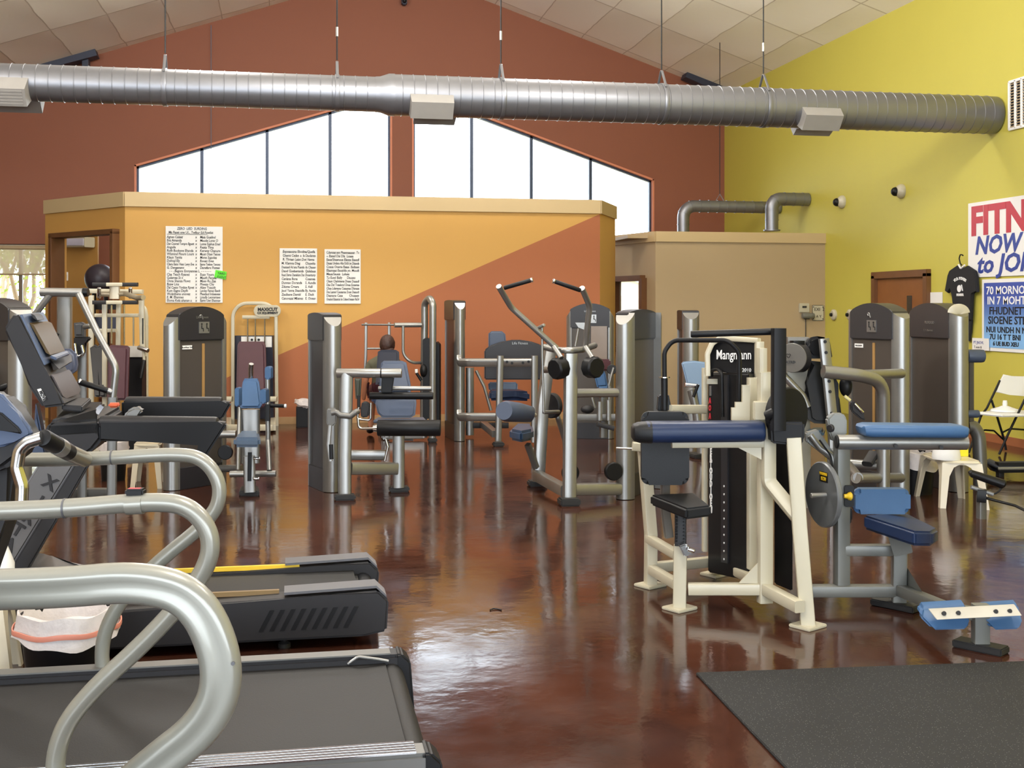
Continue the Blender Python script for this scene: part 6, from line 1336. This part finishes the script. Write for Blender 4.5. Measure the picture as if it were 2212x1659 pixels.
part(hd, 'cover_bolts', B().disc(W(2039, 686, 10.42), FWD, 0.012, 0.03, n=12).disc(W(2041, 725, 10.42), FWD, 0.012, 0.03, n=12), black)
roll(t, 'chest_roller', P, (2088, 769, .1), (2126, 769, .1), 0.06, slate, 0.5)
roll(t, 'thigh_roller', P, (2088, 894, .1), (2115, 894, .1), 0.036, slate, 0.5)
part(t, 'curved_tube', B().tube([Z(1360, 900, .3), Z(1400, 900, .3), Z(1440, 960, .3), Z(1450, 1150, .3), onfloor(Z(1450, 1200, .3), 0)], 0.062, 0.2, 18), silver_d)
part(t, 'roller_post', B().bar([Z(1380, 395, .12), Z(1380, 900, .3)], 0.05, 0.05, up=EY), silver_d)
sv = W(2071, 672, 10.25)
solo('sun_visor', B().sweep([sv+RIGHT*(0.055*math.cos(R(a)))+UP*(0.04*math.sin(R(a))-.02) for a in range(0, 181, 15)], rrect(0.09, 0.008, .003), up=FWD), cream, 'small cream sun visor resting on the last tower before the T-shirt', 'visor')
# ================================================================ stool with wipes, bin, chair
ft = [floor_at(2031, 1098), floor_at(2138, 1102), floor_at(2081, 1076), floor_at(1974, 1071)]
plastic_stool('cream plastic stool with wipes tub and yellow card, beside preacher machine', ft, 0.385)
c = sum(ft, V((0, 0, 0)))/4; tb = V((W(2044, 991, 9.6).x, W(2044, 991, 9.6).y, 0.385))
t = thing('wipes_tub', 'white wipes tub with conical lid standing on the stool', 'tub', tb)
part(t, 'tub', B().lathe(tb, [(0.0001, 0), (0.112, 0), (0.115, 0.02), (0.108, 0.06), (0.1, 0.12), (0.09, 0.17)], 30), white)
part(t, 'lid', B().lathe(tb+V((0, 0, 0.17)), [(0.095, 0), (0.095, 0.02), (0.05, 0.07), (0.045, 0.09), (0.04, 0.1), (0.0001, 0.105)], 30), white)
yc = [W(2072, 945, 9.75), W(2092, 945, 9.75), W(2092, 981, 9.75), W(2070, 981, 9.75)]; dz = 0.386-min(p.z for p in yc)
solo('yellow_card', B().prism([V((p.x, p.y, p.z+dz)) for p in yc[:2]]+[V((yc[2].x, yc[2].y, 0.386)), V((yc[3].x, yc[3].y, 0.386))], FWD*0.06, bev=0.003), mat('bright_yellow_card', (236, 220, 40), 0.5), 'bright yellow box standing on the stool behind the blue arm pad', 'box')
c = W(1976, 1040, 10.25); lined_bin('black bin with white printed liner behind the right-hand stool', V((c.x, c.y, 0)), 0.18, 0.36, 0.13, band=False)
# folding chair
b0 = floor_at(2190, 955); P = K(13.1); Z = lambda u, v, dd=0.0: P(1980+u/4.608, 760+v/4.608, dd)
t = thing('folding_chair', 'white folding chair with black metal legs at green wall', 'chair', V((Z(1000, 800).x, Z(1000, 800).y, 0)))
def zf(u, v, z): p = Z(u, v); return p
part(t, 'backrest', B().prism([Z(838, 285, .0), Z(868, 225, .05), Z(960, 243, .05), Z(1100, 248, .05), Z(1165, 246, .08), Z(1175, 440, .05), Z(1069, 442, 0), Z(930, 430, 0), Z(785, 400, 0)], FWD*0.03, bev=-0.01), white)
zs = Z(700, 590).z
q = [Z(590, 590, -.15), Z(850, 615, -.35), Z(1250, 600, -.3), Z(1200, 560, .1), Z(900, 552, .15), Z(700, 560, .05)]
part(t, 'seat', B().prism([V((p.x, p.y, zs)) for p in (Z(590, 0, -.1), Z(850, 0, -.42), Z(1180, 0, -.34), Z(1175, 0, .1), Z(800, 0, .15))], (0, 0, -0.03), bev=0.01), white)
def leg(nm, pts): part(t, nm, B().tube(pts, 0.013, 0.05, 10), blackpaint)
fl_ = lambda p: V((p.x, p.y, 0.013))
leg('front_leg', [Z(830, 285, .02), Z(700, 560, -.02), Z(640, 640, -.1), fl_(Z(520, 950, -.15))])
leg('front_leg', [Z(1172, 285, -.02), Z(1069, 490, -.25), Z(920, 800, -.3), fl_(Z(820, 985, -.3))])
leg('rear_leg', [Z(745, 480, .05), Z(800, 640, .08), Z(870, 870, .1), fl_(Z(890, 950, .1))])
leg('rear_leg', [Z(1120, 480, -.1), Z(1150, 640, .0), Z(1180, 870, .05), fl_(Z(1190, 960, .05))])
part(t, 'brace', B().tube([Z(610, 800, -.1), Z(680, 778, -.05), Z(770, 785, 0.02), Z(860, 870, .1)], 0.01, 0.05, 8), blackpaint)
part(t, 'brace', B().tube([Z(860, 800, -.28), Z(930, 765, -.2), Z(1069, 775, -.1), Z(1178, 830, .03)], 0.01, 0.05, 8), blackpaint)
jb = Z(880, 545, -.05); jb = V((jb.x, jb.y, zs+0.004))
t = thing('plastic_jug', 'low white plastic jug lying on the folding chair seat', 'jug', jb)
part(t, 'jug', B().lathe(jb, [(0.0001, 0), (0.16, 0.0), (0.15, 0.02), (0.07, 0.045), (0.035, 0.06)], 24), white); part(t, 'cap', B().lathe(jb+V((0, 0, 0.06)), [(0.025, 0), (0.027, 0.03), (0.022, 0.06), (0.0001, 0.062)], 18), white)
# bench end and cable handle at the right edge of the floor
P = K(11.2); Z = lambda u, v, dd=0.0: P(1980+u/4.608, 760+v/4.608, dd)
b0 = Z(950, 1150); t = thing('floor_bench', 'low black bench frame on the floor before the folding chair', 'bench', V((b0.x, b0.y, 0)))
part(t, 'rail', B().bar([Z(800, 1150), Z(1400, 1140)], 0.09, 0.1), blackpaint)
part(t, 'top_plate', B().bar([Z(700, 1085, .1), Z(800, 1128, .05), Z(1400, 1122, .05)], 0.2, 0.03), charcoal)
part(t, 'end_cap', B().prism([Z(690, 1070, .1), Z(720, 1075, .1), Z(810, 1140), Z(800, 1195), Z(780, 1200), Z(735, 1150)], FWD*0.1, bev=0.01), black)
part(t, 'foot', B().bar([Z(830, 1180, .05), onfloor(Z(830, 1180, .05), 0)], 0.06, 0.06), rubber); part(t, 'foot', B().bar([Z(1200, 1180, .05), onfloor(Z(1200, 1180, .05), 0)], 0.06, 0.06), rubber)
part(t, 'shine_strip', B().bar([Z(810, 1163, -.05), Z(1400, 1155, -.05)], 0.012, 0.03), silver)  # thin silver strip along the front of the bench rail
P = K(9.0); Z = lambda u, v, dd=0.0: P(1980+u/4.608, 760+v/4.608, dd)
b0 = floor_at(2120, 1130); t = thing('cable_attachment', 'black foam handle on a low steel bracket with cord, beside stool', 'handle', V((Z(650, 1420).x, Z(650, 1420).y, 0)))
part(t, 'foam_grip', B().sweep([Z(525, 1215), Z(540, 1210), Z(860, 1318, -.05), Z(872, 1325, -.05)], ring(1, 14), scale=[0.02, 0.031, 0.038, 0.03]), black)
part(t, 'grip_loop', B().tube([Z(870, 1320, -.05), Z(820, 1390, -.05), Z(770, 1420, -.05), Z(540, 1345, 0)], 0.007, 0.05, 8), blackpaint)
part(t, 'bracket', B().bar([Z(540, 1345), Z(760, 1418, -.03)], 0.05, 0.03), silver_d)
part(t, 'bracket_block', B().bar([Z(600, 1425), Z(690, 1435, -.02)], 0.08, 0.1), black)
part(t, 'bracket_leg', B().bar([Z(645, 1430), onfloor(Z(645, 1430), 0)], 0.06, 0.06), silver_d)
part(t, 'cord', B().tube([Z(690, 1455, -.02), Z(860, 1500, -.1), Z(980, 1530, -.2), Z(1080, 1580, -.3), V((Z(1300, 1700, -.5).x, Z(1300, 1700, -.5).y, 0.02))], 0.011, 0.1, 8), black)
# ================================================================ cream pulley machine at the doorway
P = K(12.3); Z = lambda u, v, dd=0.0: P(u/5.185, 580+v/5.185, dd)
b0 = P(250, 900); b0.z = 0; t = thing('pulley_machine', 'cream multi pulley machine with maroon backrest before the doorway', 'gym machine', b0, 'strength machines')
fl0 = lambda p: V((p.x, p.y, 0))
def post(u0, v0, u1, w_, dd=0.0, nm='post', m=cream): part(t, nm, B().bar([fl0(Z(u1, 1500, dd)), Z(u1, 1470, dd), Z(u0, v0, dd)], w_, w_, up=EY), m)
post(1022, 300, 1022, 0.055, .5); post(1172, 400, 1172, 0.05); post(1330, 400, 1318, 0.05, .4); post(1585, 330, 1610, 0.055, .3)
part(t, 'bent_post', B().tube([Z(1590, 420, .5), Z(1625, 450, .5), Z(1640, 540, .5), Z(1640, 1470, .5), fl0(Z(1640, 1500, .5))], 0.022, 0.1), cream)
for v, dd in ((180, -.1), (380, -.1)):
    hb_ = part(t, 'grip_bar', B().bar([Z(1195, v, dd), Z(1380, v, dd)], 0.05, 0.04), cream)
    part(hb_, 'grip_sleeve', B().bar([Z(1042, v, dd), Z(1198, v, dd)], 0.05, 0.042), charcoal); part(hb_, 'grip_sleeve', B().bar([Z(1376, v, dd), Z(1543, v, dd)], 0.05, 0.042), charcoal)
part(t, 'top_beam', B().bar([Z(985, 252, .2), Z(1600, 262, .2)], 0.06, 0.05), cream)
part(t, 'swing_bar', B().tube([Z(1140, 285, 0), Z(1260, 290, 0), Z(1400, 280, 0), Z(1540, 330, -.1), Z(1605, 325, -.2)], 0.028, 0.05), mat('champagne_metal', (170, 158, 136), 0.35, 0.6))
part(t, 'center_block', B().bar([Z(1285, 200, .0), Z(1285, 340, .0)], 0.1, 0.07, up=EY), MATS['champagne_metal'])
for u in (1110, 1460): part(t, 'bar_joint', B().caps(Z(u, 215, -.05), Z(u, 330, .0), 0.02), chrome)
part(t, 'crossbar', B().bar([Z(1065, 525, .1), Z(1550, 525, .1)], 0.04, 0.04), cream); part(t, 'crossbar', B().bar([Z(1110, 695, .3), Z(1300, 695, .3)], 0.04, 0.04), cream)
for u, v0, v1 in ((1250, 410, 840), (1495, 540, 1040), (1392, 410, 850)): part(t, 'guide_rod', B().cone(Z(u, v0, .2), Z(u, v1, .2), 0.009, 0.009, 8), chrome)
part(t, 'weight_plates', B().prism([Z(1060, 400, .6), Z(1300, 400, .6), Z(1300, 460, .6), Z(1060, 460, .6)], FWD*0.12), black)
part(t, 'weight_plates', B().prism([Z(1070, 545, .6), Z(1300, 545, .6), Z(1300, 680, .6), Z(1070, 680, .6)], FWD*0.12), mat('navy_box', (44, 48, 66), 0.5))
part(t, 'backrest', B().prism([Z(1205, 880, -.2), Z(1235, 858, -.2), Z(1410, 866, -.2), Z(1437, 890, -.2), Z(1418, 1480, -.3), Z(1190, 1480, -.3)], FWD*0.08, bev=-0.025, seg=4), maroon)
part(t, 'seat', B().abox(fl0(Z(1305, 1400, -.45))+V((0, 0, 0.48)), 0.34, 0.4, 0.08, bev=0.025), maroon)
part(t, 'seat_post', B().abox(fl0(Z(1305, 1400, -.45))+V((0, 0, 0.22)), 0.09, 0.09, 0.44), cream)
part(t, 'base_rail', B().bar([fl0(Z(1305, 1400, -.7))+UP*.05, fl0(Z(1305, 1400, .5))+UP*.05], 0.08, 0.09), cream)
part(t, 'base_rail', B().bar([fl0(Z(1000, 1400, .45))+UP*.05, fl0(Z(1650, 1400, .45))+UP*.05], 0.08, 0.09), cream)
part(t, 'weight_stack', B().prism([fl0(Z(1425, 1500, .1))+UP*.08, fl0(Z(1590, 1500, .1))+UP*.08, Z(1590, 990, .1), Z(1425, 990, .1)], FWD*0.15), black)
part(t, 'placard', B().prism([Z(1435, 868, .08), Z(1590, 870, .08), Z(1590, 992, .08), Z(1435, 992, .08)], FWD*0.02), mat('grey_placard', (176, 172, 166), 0.5))
part(t, 'side_handle', B().caps(Z(1550, 885, .0), Z(1660, 920, -.05), 0.025), chrome)
hh = part(t, 'side_lever', B().tube([Z(1610, 920, 0), Z(1615, 1030, 0)], 0.015, 0), cream); part(hh, 'lever_grip', B().caps(Z(1614, 1025, 0), Z(1575, 1235, -.05), 0.022), black)
part(t, 'post_decal', B().box(Z(1600, 700, .27), RIGHT*.012, FWD*.004, UP*.28), black)
for k, (u, m_) in enumerate(((1000, charcoal), (1055, charcoal))): part(t, 'leaning_pad', B().prism([Z(u, 890, .2), Z(u+60, 850, .2), Z(u+110, 900, .2), Z(u+130, 1440, -.1), Z(u+50, 1440, -.1)], FWD*0.06, bev=-0.02), m_)
# ================================================================ silver A-frame press behind the screen treadmill
P = K(9.6); Z = lambda u, v, dd=0.0: P(u/5.185, 580+v/5.185, dd)
b0 = fl0(P(150, 900)); t = thing('incline_machine', 'silver A-frame press with long bent arm behind the screen treadmill', 'gym machine', b0, 'strength machines')
tb_ = part(t, 'top_tube', B().tube([Z(458, 264), Z(945, 270)], 0.07*0.52, 0, 20), silver); part(tb_, 'end_cap', B().cone(Z(935, 268), Z(990, 266), 0.04, 0.034), black)
part(t, 'rear_leg', B().bar([Z(565, 285), Z(420, 480), Z(150, 830), Z(-40, 1120, -.1)], 0.055, 0.055, up=EY, r=0.025), silver)
part(t, 'bent_arm', B().tube([Z(880, 285, -.1), Z(1080, 700, -.15), Z(1303, 1110, -.2), Z(1265, 1440, -.2)], 0.0285, 0.16, 18), silver)
part(t, 'column', B().bar([fl0(Z(725, 1400, .2)), Z(728, 300, .2)], 0.11, 0.1, up=EY, r=0.02), mat('dull_titanium', (128, 126, 122), 0.42, 0.5))
part(t, 'column', B().bar([fl0(Z(660, 1400, .25)), Z(662, 320, .25)], 0.025, 0.08, up=EY), silver)
part(t, 'shoulder_pad', B().prism([Z(815, 610), Z(900, 600), Z(935, 620), Z(935, 765), Z(825, 765)], FWD*0.08, bev=-0.02), mat('faded_black_vinyl', (70, 70, 72), 0.45))
part(t, 'pad_carriage', B().prism([Z(820, 765, .02), Z(1000, 765, .02), Z(1000, 800, .02), Z(930, 830, .02), Z(935, 960, .02), Z(830, 1000, .02)], FWD*0.06, bev=0.01), charcoal)
part(t, 'carriage_post', B().bar([fl0(Z(920, 1400, .1)), Z(925, 780, .1)], 0.07, 0.07, up=EY), silver_d)
part(t, 'link_loop', B().tube([Z(835, 840, -.03), Z(860, 1000, -.03), Z(940, 960, -.03), Z(915, 860, -.03)], 0.012, 0.03), chrome)
part(t, 'peg', B().caps(Z(945, 655, .0), Z(1020, 640, -.05), 0.022), silver)
g_ = part(t, 'hand_grip', B().caps(Z(885, 1270, -.25), Z(1225, 1375, -.22), 0.024, 0.3), black); part(g_, 'grip_tip', B().caps(Z(878, 1262, -.25), Z(905, 1280, -.25), 0.028), chrome); part(g_, 'grip_collar', B().cone(Z(1205, 1368, -.22), Z(1250, 1383, -.21), 0.027, 0.027), silver)
part(t, 'back_pad', B().prism([Z(670, 900, -.1), Z(770, 900, -.1), Z(835, 960, -.1), Z(850, 1080, -.1), Z(835, 1150, -.1), Z(790, 1185, -.1), Z(670, 1185, -.1)], FWD*0.08, bev=-0.025), mat('grey_blue_vinyl', (92, 98, 118), 0.4))
part(t, 'base_beam', B().bar([fl0(Z(500, 1400, .2))+UP*.06, fl0(Z(1250, 1400, .2))+UP*.06], 0.09, 0.1), silver_d)
part(t, 'arm_post', B().bar([fl0(Z(1250, 1400, -.2)), Z(1262, 1440, -.2)], 0.07, 0.07, up=EY), silver_d)
part(t, 'side_grip', B().caps(Z(585, 730, .1), Z(650, 755, .1), 0.022), black)
# ================================================================ tower at the left edge
P = K(8.9); Z = lambda u, v, dd=0.0: P(u/5.185, 580+v/5.185, dd)
b0 = fl0(P(20, 900)); t = thing('chest_press_machine', 'arched dark tower machine at the left edge behind the screen treadmill', 'gym machine', b0, 'strength machines')
tower(t, W(-75, 900, 9.0), W(44, 900, 8.5), 1.655, head=0.26, drop=.06, w=0.17)
part(t, 'press_arm', B().tube([Z(-150, 1180, -.4), Z(0, 1060, -.3), Z(130, 870, .2)], 0.035, 0.05), silver_d)
g_ = part(t, 'hand_grip', B().caps(Z(-120, 1385, -.4), Z(225, 1265, -.4), 0.024, 0.3), black); part(g_, 'grip_tip', B().caps(Z(205, 1272, -.4), Z(240, 1258, -.4), 0.027), chrome)
part(t, 'press_post', B().bar([fl0(Z(-150, 1400, -.4)), Z(-150, 1180, -.4)], 0.08, 0.08, up=EY), silver_d)
# second stool and black plinth beside it, under the treadmill arms
fs = [floor_at(281, 1054), floor_at(350, 1056), None, None]; fs[2] = fs[1]+V((0, 0.42, 0)); fs[3] = fs[0]+V((0, 0.42, 0))
plastic_stool('cream plastic stool seen under the black treadmill arms', fs, 0.40)
c = fl0(W(245, 1030, 11.0))
lined_bin('black waste bin with white liner under the black treadmill arms', c, 0.13, 0.36, 0.08, band=False)
